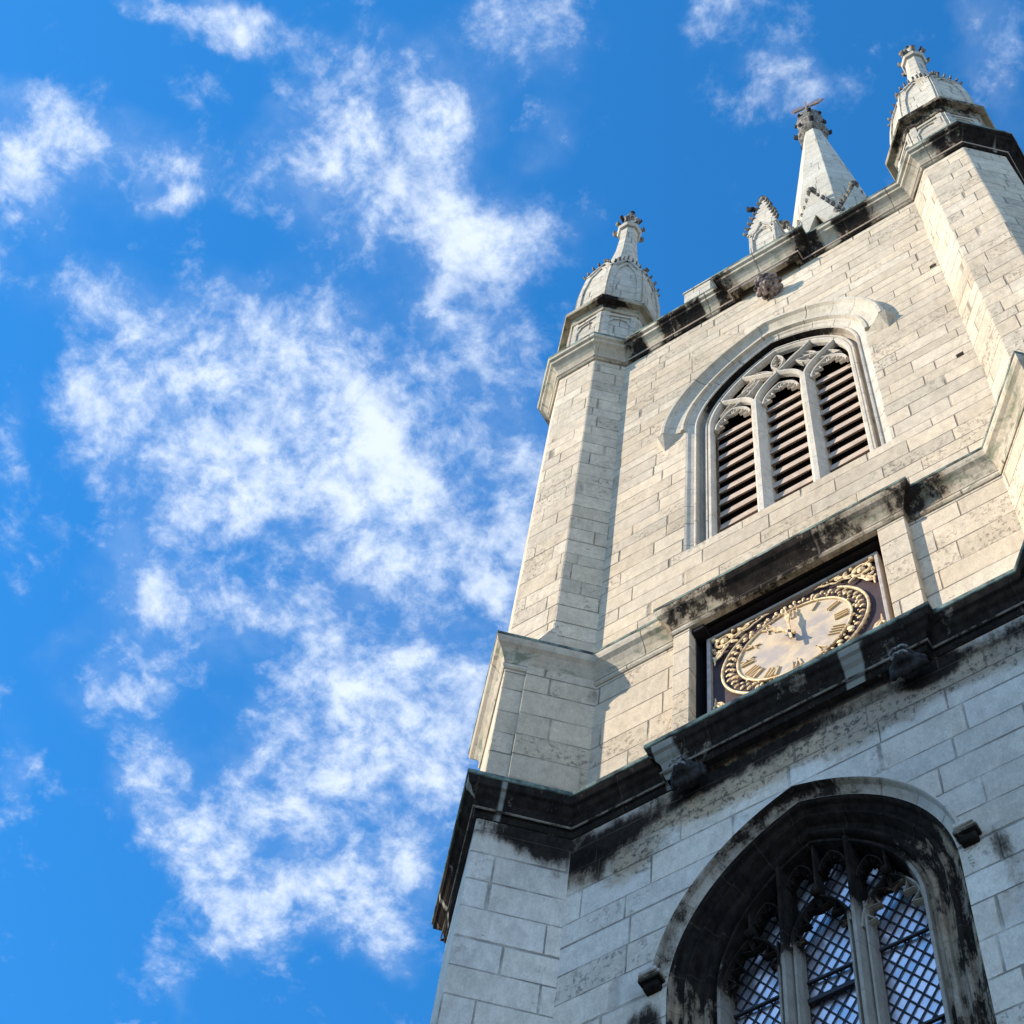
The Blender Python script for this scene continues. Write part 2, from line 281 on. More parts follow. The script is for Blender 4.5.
def glass():
    m, t, b = new_mat('leaded_glass')
    geo = t.node('ShaderNodeNewGeometry'); uvn = t.node('ShaderNodeUVMap').outputs[0]
    s = t.sep(uvn)
    a = t.m('FLOOR', t.m('DIVIDE', t.m('ADD', s[0], t.m('MULTIPLY', s[1], .62)), .116)); c = t.m('FLOOR', t.m('DIVIDE', t.m('SUBTRACT', s[0], t.m('MULTIPLY', s[1], .62)), .116))
    wn = t.node('ShaderNodeTexWhiteNoise'); t.inp(wn, 'Vector', t.comb(a, c, 1.))
    off = t.v('SCALE', t.v('SUBTRACT', wn.outputs['Color'], (.5,.5,.5)), scale=.13)
    nz = t.node('ShaderNodeTexNoise'); t.inp(nz, 'Vector', geo.outputs['Position']); nz.inputs['Scale'].default_value = 9
    off2 = t.v('SCALE', t.v('SUBTRACT', nz.outputs['Color'], (.5,.5,.5)), scale=.10)
    nn = t.v('NORMALIZE', t.v('ADD', t.v('ADD', geo.outputs['Normal'], off), off2))
    b.inputs['Base Color'].default_value = (.74,.68,.70,1); b.inputs['Metallic'].default_value = .93; b.inputs['Roughness'].default_value = .34
    t.inp(b, 'Normal', nn)
    return m
M['glass'] = glass()

# ------------------------------------------------------------------ mesh helpers
def prop(o, label=None, cat=None, group=None, kind=None):
    for k, v in (('label', label), ('category', cat), ('group', group), ('kind', kind)):
        if v: o[k] = v
    return o
def empty(name, loc=(0,0,0)):
    o = bpy.data.objects.new(name, None); COL.objects.link(o); o.location = loc; o.empty_display_size = .5; return o
class MB:
    def __init__(s): s.v = []; s.f = []; s.uv = {}
    def add(s, vs, fs, uvs=None):
        b = len(s.v); s.v += [tuple(p) for p in vs]
        for i, f in enumerate(fs):
            s.f.append([b+k for k in f])
            if uvs: s.uv[len(s.f)-1] = uvs[i]
    def box(s, x0, x1, y0, y1, z0, z1):
        s.add([(x0,y0,z0),(x1,y0,z0),(x1,y1,z0),(x0,y1,z0),(x0,y0,z1),(x1,y0,z1),(x1,y1,z1),(x0,y1,z1)],
              [(0,3,2,1),(4,5,6,7),(0,1,5,4),(1,2,6,5),(2,3,7,6),(3,0,4,7)])
    def prism(s, poly, z0, z1, poly2=None):
        n = len(poly); p2 = poly2 or poly
        s.add([(x,y,z0) for x,y in poly]+[(x,y,z1) for x,y in p2],
              [tuple(reversed(range(n))), tuple(range(n, 2*n))]+[(i,(i+1)%n,n+(i+1)%n,n+i) for i in range(n)])
    def loft(s, rings, cap=True):
        n = len(rings[0]); vs = [p for r in rings for p in r]; fs = []
        for k in range(len(rings)-1):
            for i in range(n): fs.append((k*n+i, k*n+(i+1)%n, (k+1)*n+(i+1)%n, (k+1)*n+i))
        if cap: fs += [tuple(reversed(range(n))), tuple(range((len(rings)-1)*n, len(rings)*n))]
        s.add(vs, fs)
    def ball(s, c, r, seg=8, rings=6, sq=(1,1,1), rot=None):
        vs = []; fs = []
        for i in range(rings+1):
            th = math.pi*i/rings
            for j in range(seg):
                ph = 2*math.pi*j/seg
                p = Vector((math.sin(th)*math.cos(ph)*r*sq[0], math.sin(th)*math.sin(ph)*r*sq[1], math.cos(th)*r*sq[2]))
                if rot: p = rot @ p
                vs.append(p+Vector(c))
        for i in range(rings):
            for j in range(seg):
                a, b_, c_, d = i*seg+j, i*seg+(j+1)%seg, (i+1)*seg+(j+1)%seg, (i+1)*seg+j
                fs.append((a, d, c_, b_))
        s.add(vs, fs)
    def build(s, name, mat, parent=None, smooth=False, bevel=0., label=None, remesh=0., weld=False):
        me = bpy.data.meshes.new(name); me.from_pydata(s.v, [], s.f); me.update()
        bm = bmesh.new(); bm.from_mesh(me)
        bm.faces.ensure_lookup_table()
        uvl = bm.loops.layers.uv.new('UVMap')
        keep = {f.index: s.uv.get(f.index) for f in bm.faces}
        for f in bm.faces:
            if keep[f.index]:
                for lp, q in zip(f.loops, keep[f.index]): lp[uvl].uv = q
        if weld: bmesh.ops.remove_doubles(bm, verts=bm.verts, dist=.001)
        bmesh.ops.recalc_face_normals(bm, faces=bm.faces)
        for f in bm.faces:
            if keep[f.index] is None:
                n = f.normal
                if abs(n.z) < .93 and (n.x or n.y):
                    tx, ty = -n.y, n.x; L = math.hypot(tx, ty) or 1
                    for lp in f.loops: c = lp.vert.co; lp[uvl].uv = ((c.x*tx+c.y*ty)/L + 40, c.z)
                else:
                    for lp in f.loops: c = lp.vert.co; lp[uvl].uv = (c.x+40, c.y+40)
            f.smooth = smooth
        if bevel:
            es = [e for e in bm.edges if len(e.link_faces) == 2 and e.calc_face_angle(0) > .5]
            try: bmesh.ops.bevel(bm, geom=es, offset=bevel, segments=1, affect='EDGES', profile=.5, clamp_overlap=True)
            except Exception: pass
        bm.to_mesh(me); bm.free()
        me.materials.append(M[mat] if isinstance(mat, str) else mat)
        o = bpy.data.objects.new(name, me); COL.objects.link(o)
        if remesh:
            md = o.modifiers.new('remesh', 'REMESH'); md.mode = 'VOXEL'; md.voxel_size = remesh; md.use_smooth_shade = True
        if parent: o.parent = parent
        if label: o['label'] = label
        return o
def offset_poly(poly, d):
    """outward mitred offset of a ccw polygon"""
    n = len(poly); out = []
    for i in range(n):
        p0, p1, p2 = Vector(poly[i-1]), Vector(poly[i]), Vector(poly[(i+1)%n])
        a = (p1-p0).normalized(); b = (p2-p1).normalized()
        na = Vector((a.y, -a.x)); nb = Vector((b.y, -b.x))
        m = (na+nb); m = m/max(m.length_squared/2, .25)
        out.append((p1.x+m.x*d, p1.y+m.y*d))
    return out
def moulding(mb, poly, prof):
    """sweep closed profile [(offset, z)] round the closed plan"""
    rings = [[(x, y, z) for x, y in offset_poly(poly, o)] for o, z in prof]
    n = len(poly); k = len(prof); vs = [p for r in rings for p in r]; fs = []
    for a in range(k):
        b = (a+1) % k
        for i in range(n): fs.append((a*n+i, a*n+(i+1)%n, b*n+(i+1)%n, b*n+i))
    mb.add(vs, fs)
def arch_pts(cx, hw, zs, d, zb, n=16, z_stop=None, both=True):
    """two-centred arch: half width hw at centre height zs, centre offset d; returns list of (x,z) from left foot over apex to right foot"""
    r = hw+d; a1 = math.acos(min(1, d/r)); pts = []
    if zb is not None: pts.append((-hw, zb))
    a0 = 0. if z_stop is None else math.asin((z_stop-zs)/r)
    left = [(-(r*math.cos(a)-d), zs+r*math.sin(a)) for a in [a0+(a1-a0)*i/n for i in range(n+1)]]
    pts += left
    full = pts+[(-x, z) for x, z in reversed(pts[:-1])]
    return [(cx+x, z) for x, z in full]
def sweep_arch(mb, cx, hw, zs, d, zb, prof, y0, n=26, z_stop=None, closed=False):
    """profile [(inset, y)]"""
    rows = [[(x, y0+y, z) for x, z in arch_pts(cx, hw-i, zs, d, zb, n, z_stop)] for i, y in prof]
    m = len(rows[0]); s = [0.]
    for a, b in zip(rows[0][:-1], rows[0][1:]): s.append(s[-1]+(Vector(b)-Vector(a)).length)
    pl = [0.]
    for a, b in zip(prof[:-1], prof[1:]): pl.append(pl[-1]+math.hypot(a[0]-b[0], a[1]-b[1]))
    K = len(prof); vs = [p for r in rows for p in r]; fs = []; uv = []
    for k in range(K if closed else K-1):
        k2 = (k+1) % K
        for i in range(m-1):
            fs.append((k*m+i, k*m+i+1, k2*m+i+1, k2*m+i)); a, b = pl[k], pl[k2] if k2 else pl[k]+.1
            uv.append(((30+a, s[i]), (30+a, s[i+1]), (30+b, s[i+1]), (30+b, s[i])))
    mb.add(vs, fs, uv)
    if closed:
        mb.add([rows[k][0] for k in range(K)], [tuple(range(K))]); mb.add([rows[k][-1] for k in range(K)], [tuple(range(K))])
def ribbon(mb, pts, wd, y0, dep, cham=.35, closed=False):
    """stone bar following pts (x,z) with a chamfered front, front at y0, back at y0+dep"""
    n = len(pts); P2 = [Vector(p) for p in pts]; N = []
    for i in range(n):
        a = P2[i]-P2[i-1] if (i > 0 or closed) else P2[1]-P2[0]
        b = P2[(i+1)%n]-P2[i] if (i < n-1 or closed) else P2[-1]-P2[-2]
        a = a.normalized() if a.length > 1e-6 else b.normalized(); b = b.normalized() if b.length > 1e-6 else a
        m = Vector((-a.y-b.y, a.x+b.x)); m = m/max(m.length_squared/2, .5); N.append(m)
    prof = [(-.5, dep*.45), (-.5*cham, 0), (.5*cham, 0), (.5, dep*.45), (.5, dep), (-.5, dep)]
    vs = []; s = 0.; S = []
    for i in range(n):
        if i: s += (P2[i]-P2[i-1]).length
        S.append(s)
        for o, y in prof: q = P2[i]+N[i]*o*wd; vs.append((q.x, y0+y, q.y))
    fs = []; uv = []
    for i in range(n if closed else n-1):
        j = (i+1) % n
        for k in range(6):
            l = (k+1) % 6; fs.append((i*6+k, i*6+l, j*6+l, j*6+k))
            t0, t1 = S[i], S[j] if j else S[i]+.1
            uv.append(((30+k*.1, t0), (30+k*.1+.1, t0), (30+k*.1+.1, t1), (30+k*.1, t1)))
    mb.add(vs, fs, uv)
    if not closed: mb.add(vs[:6], [tuple(range(6))]); mb.add(vs[-6:], [tuple(range(6))])
def arc(cx, cz, r, a0, a1, n=10):
    return [(cx+r*math.cos(R_(a0+(a1-a0)*i/n)), cz+r*math.sin(R_(a0+(a1-a0)*i/n))) for i in range(n+1)]
def octagon(cx, cy, rin):
    k = rin*math.tan(R_(22.5)); o = [(k,-rin),(rin,-k),(rin,k),(k,rin),(-k,rin),(-rin,k),(-rin,-k),(-k,-rin)]
    return [(cx+x, cy+y) for x, y in o]

# ------------------------------------------------------------------ ground and an unseen block added to cast shade
g = MB(); g.add([(-1500,-1500,0),(1500,-1500,0),(1500,1500,0),(-1500,1500,0)], [(0,1,2,3)])
M['paving'] = stone('york_stone_paving', .6, .8, (.30,.28,.25), pit=.3, soot=-.3)
prop(g.build('ground', 'paving'), kind='structure')
nb = empty('added_shade_block', (-20, -22, 0)); prop(nb, 'unseen office block added left of the tower to shade its lower stage', 'added building')
M['office'] = plain('office_render', (.34,.31,.28), .8, 0, 3., .2, .1)
M['officeglass'] = plain('office_glass', (.05,.07,.09), .1, .2, 2., .2)
HB = 31.75  # height set so the added block's shadow ends near the ledge
mb = MB(); mb.box(-9, 7, -9, 7, 0, HB-.4); mb.box(-9.2, 7.2, -9.2, 7.2, HB-.4, HB)
mb.build('wall', 'office', nb)
mbw = None
for fl in range(9):
    for i in range(6):
        x = -7.8+i*2.55
        m1 = MB(); m1.box(x, x+1.5, 6.9, 7.06, 1+fl*3.35, 3.1+fl*3.35); m1.build('window', 'officeglass', nb)

# ------------------------------------------------------------------ the tower
tower = empty('church_tower', (0, 0, 0))
prop(tower, 'tall pale limestone church tower with clock, louvred belfry window and corner pinnacles', 'church tower')
Y1, Y2, Y3 = -.385, -.22, 0.
YC = 3.875
def mirror_x(p): return [(-x, y) for x, y in reversed(p)]
def plan(front_left, bay=None):
    """front_left: points of the left corner, running to the wall; mirrored to the right and to the back"""
    f = front_left + (bay or []) + mirror_x(front_left)
    b = [(x, 2*YC-y) for x, y in reversed(front_left+mirror_x(front_left))]
    return f+b
def oct_corner(c=3.415, cy=.46, rin=.833, yw=Y3, xs=3.6):
    k = rin*math.tan(R_(22.5))
    return [(-xs, cy+rin), (-c-k, cy+rin), (-c-rin, cy+k), (-c-rin, cy-k), (-c-k, cy-rin), (-c+k, cy-rin), (-(c+ (cy-rin) - yw - 0)+k + 0, yw)]
def dia_corner(c, a, yw, xs):
    return [(-xs, a-(xs-c)), (-c-a, 0.), (-c, -a), (-c+a+yw, yw)]
OC = oct_corner()
# true meeting point of the splayed face with the wall plane
kk = .833*math.tan(R_(22.5)); OC[-1] = (-3.415+kk+(0-(.46-.833)), 0.)
D1 = dia_corner(3.096, 1.045, Y1, 3.5); D2 = dia_corner(3.214, .933, Y2, 3.43)

def wall_panel(mb, x0, x1, z0, z1, y, holes):
    """front wall skin with arched holes"""
    bm = bmesh.new(); es = []
    def loop(pts):
        vs = [bm.verts.new((x, y, z)) for x, z in pts]
        for i in range(len(vs)): es.append(bm.edges.new((vs[i], vs[(i+1)%len(vs)])))
    loop([(x0,z0),(x1,z0),(x1,z1),(x0,z1)])
    for h in holes: loop(h)
    bmesh.ops.triangle_fill(bm, use_beauty=True, edges=es, normal=(0,-1,0))
    bm.verts.ensure_lookup_table(); bm.verts.index_update()
    mb.add([v.co[:] for v in bm.verts], [[v.index for v in f.verts] for f in bm.faces], [[(v.co.x+40, v.co.z) for v in f.verts] for f in bm.faces])
    bm.free()

# louvred belfry window and lower window numbers
WX = -.04
LV = dict(hw=1.45, zs=28.06, d=.764, zb=23.85)
LW = dict(hw=1.29, zs=14.387, d=.722, zb=9.6)
WXL = -.05
def stage(z0, z1, yw, hole, mat, xs, label, extra=()):
    mb = MB(); wall_panel(mb, -xs, xs, z0, z1, yw, [hole]+[[(x-.05,z-.07),(x+.05,z-.07),(x+.05,z+.07),(x-.05,z+.07)] for x, z in extra]); yb = 2*YC-yw
    mb.add([(-xs,yw,z0),(-xs,yw,z1),(-xs,yb,z1),(-xs,yb,z0)], [(0,1,2,3)]); mb.add([(xs,yw,z0),(xs,yw,z1),(xs,yb,z1),(xs,yb,z0)], [(0,1,2,3)])
    mb.add([(-xs,yb,z0),(xs,yb,z0),(xs,yb,z1),(-xs,yb,z1)], [(0,1,2,3)])
    return mb.build('wall', mat, tower, weld=True, label=label)
# tier bodies
hole_l = arch_pts(WX, LV['hw'], LV['zs'], LV['d'], LV['zb'], 26)
hole_w = arch_pts(WXL, LW['hw'], LW['zs'], LW['d'], LW['zb'], 28)
clk = (-1.19, 1.10, 18.55, 21.02)
hole_c = [(clk[0],clk[2]),(clk[1],clk[2]),(clk[1],clk[3]),(clk[0],clk[3])]
stage(0, 18.0, Y1, hole_w, 'low', 3.5, 'large grey blocks in shade, stained black under the ledge')
stage(18.0, 21.3, Y2, [(-1.3,18.3),(1.25,18.3),(1.25,21.1),(-1.3,21.1)], 'mid', 3.43, 'sunlit cream blocks either side of the clock')
PH = [(2.60, 29.2), (2.51, 25.35)]
stage(21.3, 33.2, Y3, hole_l, 'up', 3.6, 'tall sunlit cream wall round the louvred window', PH)
for x, z in PH:
    mb = MB(); mb.add([(x-.05,0.,z-.07),(x+.05,0.,z-.07),(x+.05,0.,z+.07),(x-.05,0.,z+.07),(x-.05,.16,z-.07),(x+.05,.16,z-.07),(x+.05,.16,z+.07),(x-.05,.16,z+.07)], [(4,5,6,7),(0,1,5,4),(1,2,6,5),(2,3,7,6),(3,0,4,7)])
    mb.build('putlog_hole', 'trac_low', tower)
# angle buttresses
def buttress(poly, z0, z1, mat, sx, back, poly2=None, bev=.012):
    def tr(p):
        q = [(x*(-sx), y) for x, y in p]
        if back: q = [(x, 2*YC-y) for x, y in q]
        return q
    mb = MB(); mb.prism(tr(poly), z0, z1, tr(poly2) if poly2 else None)
    return mb.build('buttress', mat, tower, bevel=bev)
for sx in (-1, 1):
    for back in (0, 1):
        c, a = 3.096, 1.045
        buttress([(-c-a,0),(-c,-a),(-c+a,0),(-c,a)], 0, 18.0, 'shaftlow', -sx, back)
        c, a = 3.214, .933
        buttress([(-c-a,0),(-c,-a),(-c+a,0),(-c,a)], 18.0, 21.3, 'mid', -sx, back)
        buttress(octagon(-3.415, .46, .833), 21.3, 33.0, 'octs', -sx, back)
# raised facing slabs on the clock-stage buttress (right-hand splay)
def slab(c, a, t0, t1, th, z0, z1, sgn):
    f = Vector((c*sgn, -a)); dr = Vector((1, 1)).normalized()*1 if sgn < 0 else Vector((-1, 1)).normalized()
    nn = Vector((dr.y, -dr.x)) if sgn < 0 else Vector((-dr.y, dr.x))
    A = f+dr*t0; B = f+dr*t1
    if nn.dot(Vector((sgn*-1, -1))) < 0: nn = -nn
    q = [A-nn*.05, A+nn*th, B+nn*th, B-nn*.05]
    mb = MB(); mb.prism([tuple(p) for p in q], z0, z1); return mb.build('facing_slab', 'mid', tower, bevel=.006)
slab(3.214, .933, .24, 1.16, .032, 18.2, 21.0, -1)
# broaches between the octagon and the diamond base
for sx in (-1, 1):
    mb = MB(); c = 3.415; k = kk
    base = [(sx*c-.36, .46-.84, 22.05), (sx*c+.36, .46-.84, 22.05), (sx*3.3, -.84, 21.4), (sx*c-.7, .1, 21.4), (sx*c+.7, .1, 21.4)]
    mb.add([(sx*c-k,-.378,22.7),(sx*c+k,-.378,22.7),(sx*3.28-.55,-.25,21.36),(sx*3.28,-.78,21.36),(sx*3.28+.55,-.25,21.36)], [(0,1,3),(0,3,2),(1,4,3)])
    mb.build('broach', 'octs', tower)

# ---- ledges and cornices
def at_y(corner, y): return corner
def bay(x0, x1, yw, f): return [(x0, yw), (x0, yw-f), (x1, yw-f), (x1, yw)]
PL1 = plan(D1, bay(-1.31, 1.37, Y1, .10))
mb = MB(); moulding(mb, PL1, [(-.05,17.97),(-.05,17.50),(.012,17.51),(.026,17.55),(.03,17.60),(.038,17.66),(.05,17.72),(.06,17.77),(.095,17.81),(.12,17.87),(.15,17.89),(.165,17.99)])
ledge = mb.build('ledge', 'ledge', tower, label='soot-blackened ledge below the clock stage')
mb = MB(); moulding(mb, PL1, [(.05,17.60),(.056,17.595),(.064,17.605),(.062,17.625),(.05,17.63)]); mb.build('bead', 'bead', ledge)
mb = MB(); moulding(mb, PL1, [(.0,17.985),(.172,17.992),(.180,18.0),(.180,18.06),(.172,18.075),(.0,18.12),(-.2,18.19),(-.2,18.05)])
mb.build('lead_capping', 'lead', ledge)
PL2 = plan(D2, bay(-1.40, 1.42, Y2, .11))
mb = MB(); moulding(mb, PL2, [(-.05,21.38),(-.05,20.86),(.015,20.87),(.03,20.90),(.03,20.94),(.018,20.97),(.025,21.02),(.05,21.10),(.095,21.19),(.14,21.24),(.155,21.30),(.16,21.36)])
string = mb.build('string_course', 'string', tower)
mb = MB(); moulding(mb, PL2, [(.0,21.352),(.165,21.358),(.17,21.40),(.16,21.42),(.0,21.50),(-.35,21.62),(-.35,21.45)])
mb.build('lead_capping', 'lead', string, label='thin dark weathered capping')
CO = OC
PL3 = plan(CO, bay(-.52, .66, Y3, .17))
mb = MB(); moulding(mb, PL3, [(-.05,33.2),(-.05,32.74),(.03,32.75),(.055,32.79),(.055,32.85),(.03,32.88),(.04,32.95),(.08,33.04),(.15,33.13),(.20,33.17),(.21,33.24),(.25,33.27),(.26,33.36)])
corn = mb.build('cornice', 'cornice', tower)
mb = MB(); moulding(mb, PL3, [(.052,32.80),(.062,32.795),(.070,32.81),(.068,32.84),(.052,32.85)]); mb.build('bead', 'bead2', corn)
mb = MB(); moulding(mb, PL3, [(.0,33.352),(.262,33.358),(.27,33.41),(.255,33.44),(.0,33.56),(-.1,33.56),(-.1,33.4)])
mb.build('lead_capping', 'lead', corn)
# roof deck and parapet with merlons
mb = MB(); mb.box(-3.5, 3.5, .1, 2*YC-.1, 33.2, 33.4); mb.build('roof', 'lead', tower)
mb = MB(); mb.box(-2.9, 2.9, .08, .36, 33.45, 33.9); mb.box(-2.9, 2.9, 2*YC-.36, 2*YC-.08, 33.45, 33.9)
mb.box(-3.5, -3.22, .9, 2*YC-.9, 33.45, 33.9); mb.box(3.22, 3.5, .9, 2*YC-.9, 33.45, 33.9)
par = mb.build('parapet', 'pin', tower)
def merlon(x, y, w2=.27, z0=33.9, z1=35.25):
    mb = MB(); mb.box(x-w2, x+w2, y-.13, y+.13, z0, z1)
    mb.loft([[(x-w2-.02,y-.15,z1),(x+w2+.02,y-.15,z1),(x+w2+.02,y+.15,z1),(x-w2-.02,y+.15,z1)],[(x-w2-.02,y-.15,z1+.07),(x+w2+.02,y-.15,z1+.07),(x+w2+.02,y+.15,z1+.07),(x-w2-.02,y+.15,z1+.07)],[(x-w2-.02,y-.02,z1+.26),(x+w2+.02,y-.02,z1+.26),(x+w2+.02,y+.02,z1+.26),(x-w2-.02,y+.02,z1+.26)]])
    return mb.build('merlon', 'pin', tower, bevel=.01)
merlon(-1.35, .2)
for x in (-1.35, 1.35): merlon(x, 2*YC-.2)

# ---- corner pinnacles
CRK = {}
def crocket(parent, mat, p, out, s):
    """one carved leaf-hook; all share a mesh per material"""
    if mat not in CRK:
        mb = MB(); path = [(-.5,-.25,.42,.5),(.1,-.1,.40,.46),(.6,.0,.36,.42),(1.0,.22,.42,.40),(1.15,.55,.40,.30),(.95,.80,.24,.2),(.8,.78,.08,.08)]
        rings = []
        for x, z, ry, rz in path:
            rings.append([(x+.25*rz*math.sin(2*math.pi*j/8)*0, ry*math.cos(2*math.pi*j/8)*(1+.18*math.cos(3*j)), z+rz*math.sin(2*math.pi*j/8)) for j in range(8)])
        mb.loft(rings); o = mb.build('crocket', mat, parent, smooth=True); CRK[mat] = o.data
    else:
        o = bpy.data.objects.new('crocket', CRK[mat]); COL.objects.link(o); o.parent = parent
    X = Vector(out).normalized(); Y = Vector((0,0,1)).cross(X); Y = Y.normalized() if Y.length > .01 else Vector((0,1,0)); Z = X.cross(Y)
    k = s*random.uniform(.85, 1.15)
    o.matrix_world = Matrix(((X.x*k,Y.x*k,Z.x*k,p[0]),(X.y*k,Y.y*k,Z.y*k,p[1]),(X.z*k,Y.z*k,Z.z*k,p[2]),(0,0,0,1)))
    return o
def pinnacle(cx, cy, dx=0., dark=False):
    def c(z): 
        t = max(0, (z-35.8)/10.); return (cx+dx*t, cy)
    def ring(z, r): x, y = c(z); return [(px, py, z) for px, py in octagon(x, y, r)]
    mb = MB(); mb.loft([ring(33.3,.80), ring(33.75,.80), ring(33.8,.775), ring(35.95,.765)])
    pin = mb.build('pinnacle', 'pin', tower, bevel=.01)
    # lip
    mb = MB(); mb.loft([ring(35.72,.74), ring(35.74,.80), ring(35.82,.81), ring(35.86,.80), ring(35.98,.83), ring(36.00,.94), ring(36.04,.955), ring(36.15,.955), ring(36.20,.92), ring(36.42,.79)])
    mb.build('lip', 'pinlip', pin, bevel=.006)
    # tapering gabled body
    mb = MB(); mb.loft([ring(36.35,.80), ring(37.4,.79), ring(38.6,.73), ring(39.5,.63), ring(40.2,.50), ring(40.8,.37)])
    body = mb.build('gabled_body', 'pin', pin, bevel=.012)
    # blind panels: raised margins on every face (two stages)
    def face_pts(k, z, r, u, out=.0):
        x, y = c(z); a = R_(-90+45*k); nx, ny = math.cos(a), math.sin(a); tx, ty = -ny, nx
        return Vector((x+nx*(r+out)+tx*u, y+ny*(r+out)+ty*u, z))
    def rib(mb, pts, wd, out):
        # pts: list of (k, z, r, u); a square rib standing proud by out
        ps = [face_pts(*q, 0) for q in pts]; k = pts[0][0]; a = R_(-90+45*k); nn = Vector((math.cos(a), math.sin(a), 0)); 
        for p, q in zip(ps[:-1], ps[1:]):
            d = (q-p).normalized(); s = nn.cross(d).normalized()*wd/2
            mb.add([p-s-nn*.03,p+s-nn*.03,p+s+nn*out,p-s+nn*out,q-s-nn*.03,q+s-nn*.03,q+s+nn*out,q-s+nn*out],
                   [(0,1,2,3),(7,6,5,4),(0,4,5,1),(1,5,6,2),(2,6,7,3),(3,7,4,0)])
    mb = MB()
    for k in range(8):
        h = .245
        for u in (-h, h): rib(mb, [(k,33.85,.775,u),(k,35.7,.765,u)], .10, .028)
        rib(mb, [(k,35.55,.765,-h),(k,35.62,.765,h)], .10, .028)
        rib(mb, [(k,35.05,.77,-h),(k,35.35,.77,-.13),(k,35.40,.77,0),(k,35.35,.77,.13),(k,35.05,.77,h)], .045, .025)
    mb.build('panel_moulding', 'pin', pin)
    mb = MB()
    def rr(z):
        pts = [(36.35,.80),(37.4,.79),(38.6,.73),(39.5,.63),(40.2,.50),(40.8,.37)]
        for (a, ra), (b, rb) in zip(pts[:-1], pts[1:]):
            if z <= b: return ra+(rb-ra)*(z-a)/(b-a)
        return .37
    for k in range(8):
        for sg in (-1, 1):
            rib(mb, [(k,z,rr(z),sg*.40*rr(z)*.86) for z in (36.6,37.4,38.2,38.9)], .085, .03)
            rib(mb, [(k,38.0,rr(38.0),sg*.235),(k,38.6,rr(38.6),sg*.19),(k,39.1,rr(39.1),sg*.08),(k,39.35,rr(39.35),0)], .045, .03)
            rib(mb, [(k,38.9,rr(38.9),sg*.27),(k,39.4,rr(39.4),sg*.13),(k,39.9,rr(39.9),0)], .06, .045)
    mb.build('gable_moulding', 'pin', body)
    for k in range(8):
        for z, u in ((39.1,.25),(39.4,.17),(39.7,.09),(39.95,0)):
            for sg in ((-1,1) if u else (1,)):
                p = face_pts(k, z, rr(z), sg*u, .06); a = R_(-90+45*k); crocket(body, 'crk', p, (math.cos(a), math.sin(a), .6), .055)
    # neck
    mb = MB(); mb.loft([ring(40.6,.40), ring(41.1,.31), ring(42.0,.235), ring(43.0,.195), ring(43.8,.18), ring(43.85,.24), ring(44.0,.26), ring(44.1,.20), ring(44.6,.13), ring(45.4,.08)])
    neck = mb.build('spirelet', 'pin', pin)
    x, y = c(44.2)
    for k in range(8):
        a = R_(45*k+22); crocket(neck, 'crk', (x+.24*math.cos(a), y+.24*math.sin(a), 44.05), (math.cos(a), math.sin(a), .5), .13)
    for k in range(6):
        a = R_(60*k+10); crocket(neck, 'crk', (x+.10*math.cos(a), y+.10*math.sin(a), 44.7), (math.cos(a), math.sin(a), .7), .12)
    mb = MB(); mb.ball((x, y, 45.3), .12, 8, 6); mb.ball((x, y, 45.5), .085, 8, 6)
    mb.build('finial', 'crk', neck)
    for k in range(4):
        a = R_(90*k+30+cx*10); crocket(neck, 'crkdark', (x+.26*math.cos(a), y+.26*math.sin(a), 44.35), (math.cos(a), math.sin(a), .4), .085)
    mb = MB(); mb.ball((x+.02, y, 45.68), .07, 7, 5); mb.build('finial_knob', 'crkdark', neck)
    return pin
pinnacle(-3.415, .46, .10); pinnacle(3.415, .46, .36)
pinnacle(-3.415, 2*YC-.46, 0); pinnacle(3.415, 2*YC-.46, 0)

# ---- small gabled pinnacle standing in the middle of the front parapet
def small_pinnacle(x, y, z0, hw, zg, zt):
    mb = MB(); mb.box(x-hw, x+hw, y-hw*.8, y+hw*.8, z0, zg)
    q = lambda s, z: [(x-hw*s, y-hw*.8*s, z), (x+hw*s, y-hw*.8*s, z), (x+hw*s, y+hw*.8*s, z), (x-hw*s, y+hw*.8*s, z)]
    mb.loft([q(1.08, zg), q(1.08, zg+.08), q(.2, zt-.35), q(.10, zt-.1)])
    sp = mb.build('small_pinnacle', 'pin', tower, bevel=.01)
    mb = MB(); f = y-hw*.8
    for a, b in (((-hw+.06, z0),(-hw+.06, zg-.1)), ((hw-.06, z0),(hw-.06, zg-.1)), ((-hw+.06, zg-.3),(0, zg+.35)), ((hw-.06, zg-.3),(0, zg+.35))):
        ribbon(mb, [(x+a[0], a[1]), (x+b[0], b[1])], .085, f-.04, .1, .6)
    ribbon(mb, [(x-hw+.1, zg-.5),(x-hw*.45, zg-.2),(x, zg-.08),(x+hw*.45, zg-.2),(x+hw-.1, zg-.5)], .05, f-.03, .08, .6)
    mb.build('panel_moulding', 'pin', sp)
    for sx, sy in ((-1,-1),(1,-1),(-1,1),(1,1)):
        for i in range(7):
            t = i/6.5; q_ = 1.08*(1-t)+.12*t; z = zg+.12+(zt-.35-zg)*t
            crocket(sp, 'crk', (x+sx*hw*q_, y+sy*hw*.8*q_, z), (sx, sy*.6, .5), .075)
    mb = MB(); mb.ball((x, y, zt-.1), .10, 8, 6); mb.build('finial', 'crk', sp)
    mb = MB(); mb.ball((x-.02, y, zt+.06), .075, 8, 6); mb.build('finial_knob', 'crkdark', sp)
    crocket(sp, 'crkdark', (x-.2, y-.12, zt-.75), (-1,-.3,.5), .11)
small_pinnacle(.13, .02, 33.5, .28, 35.45, 38.3)

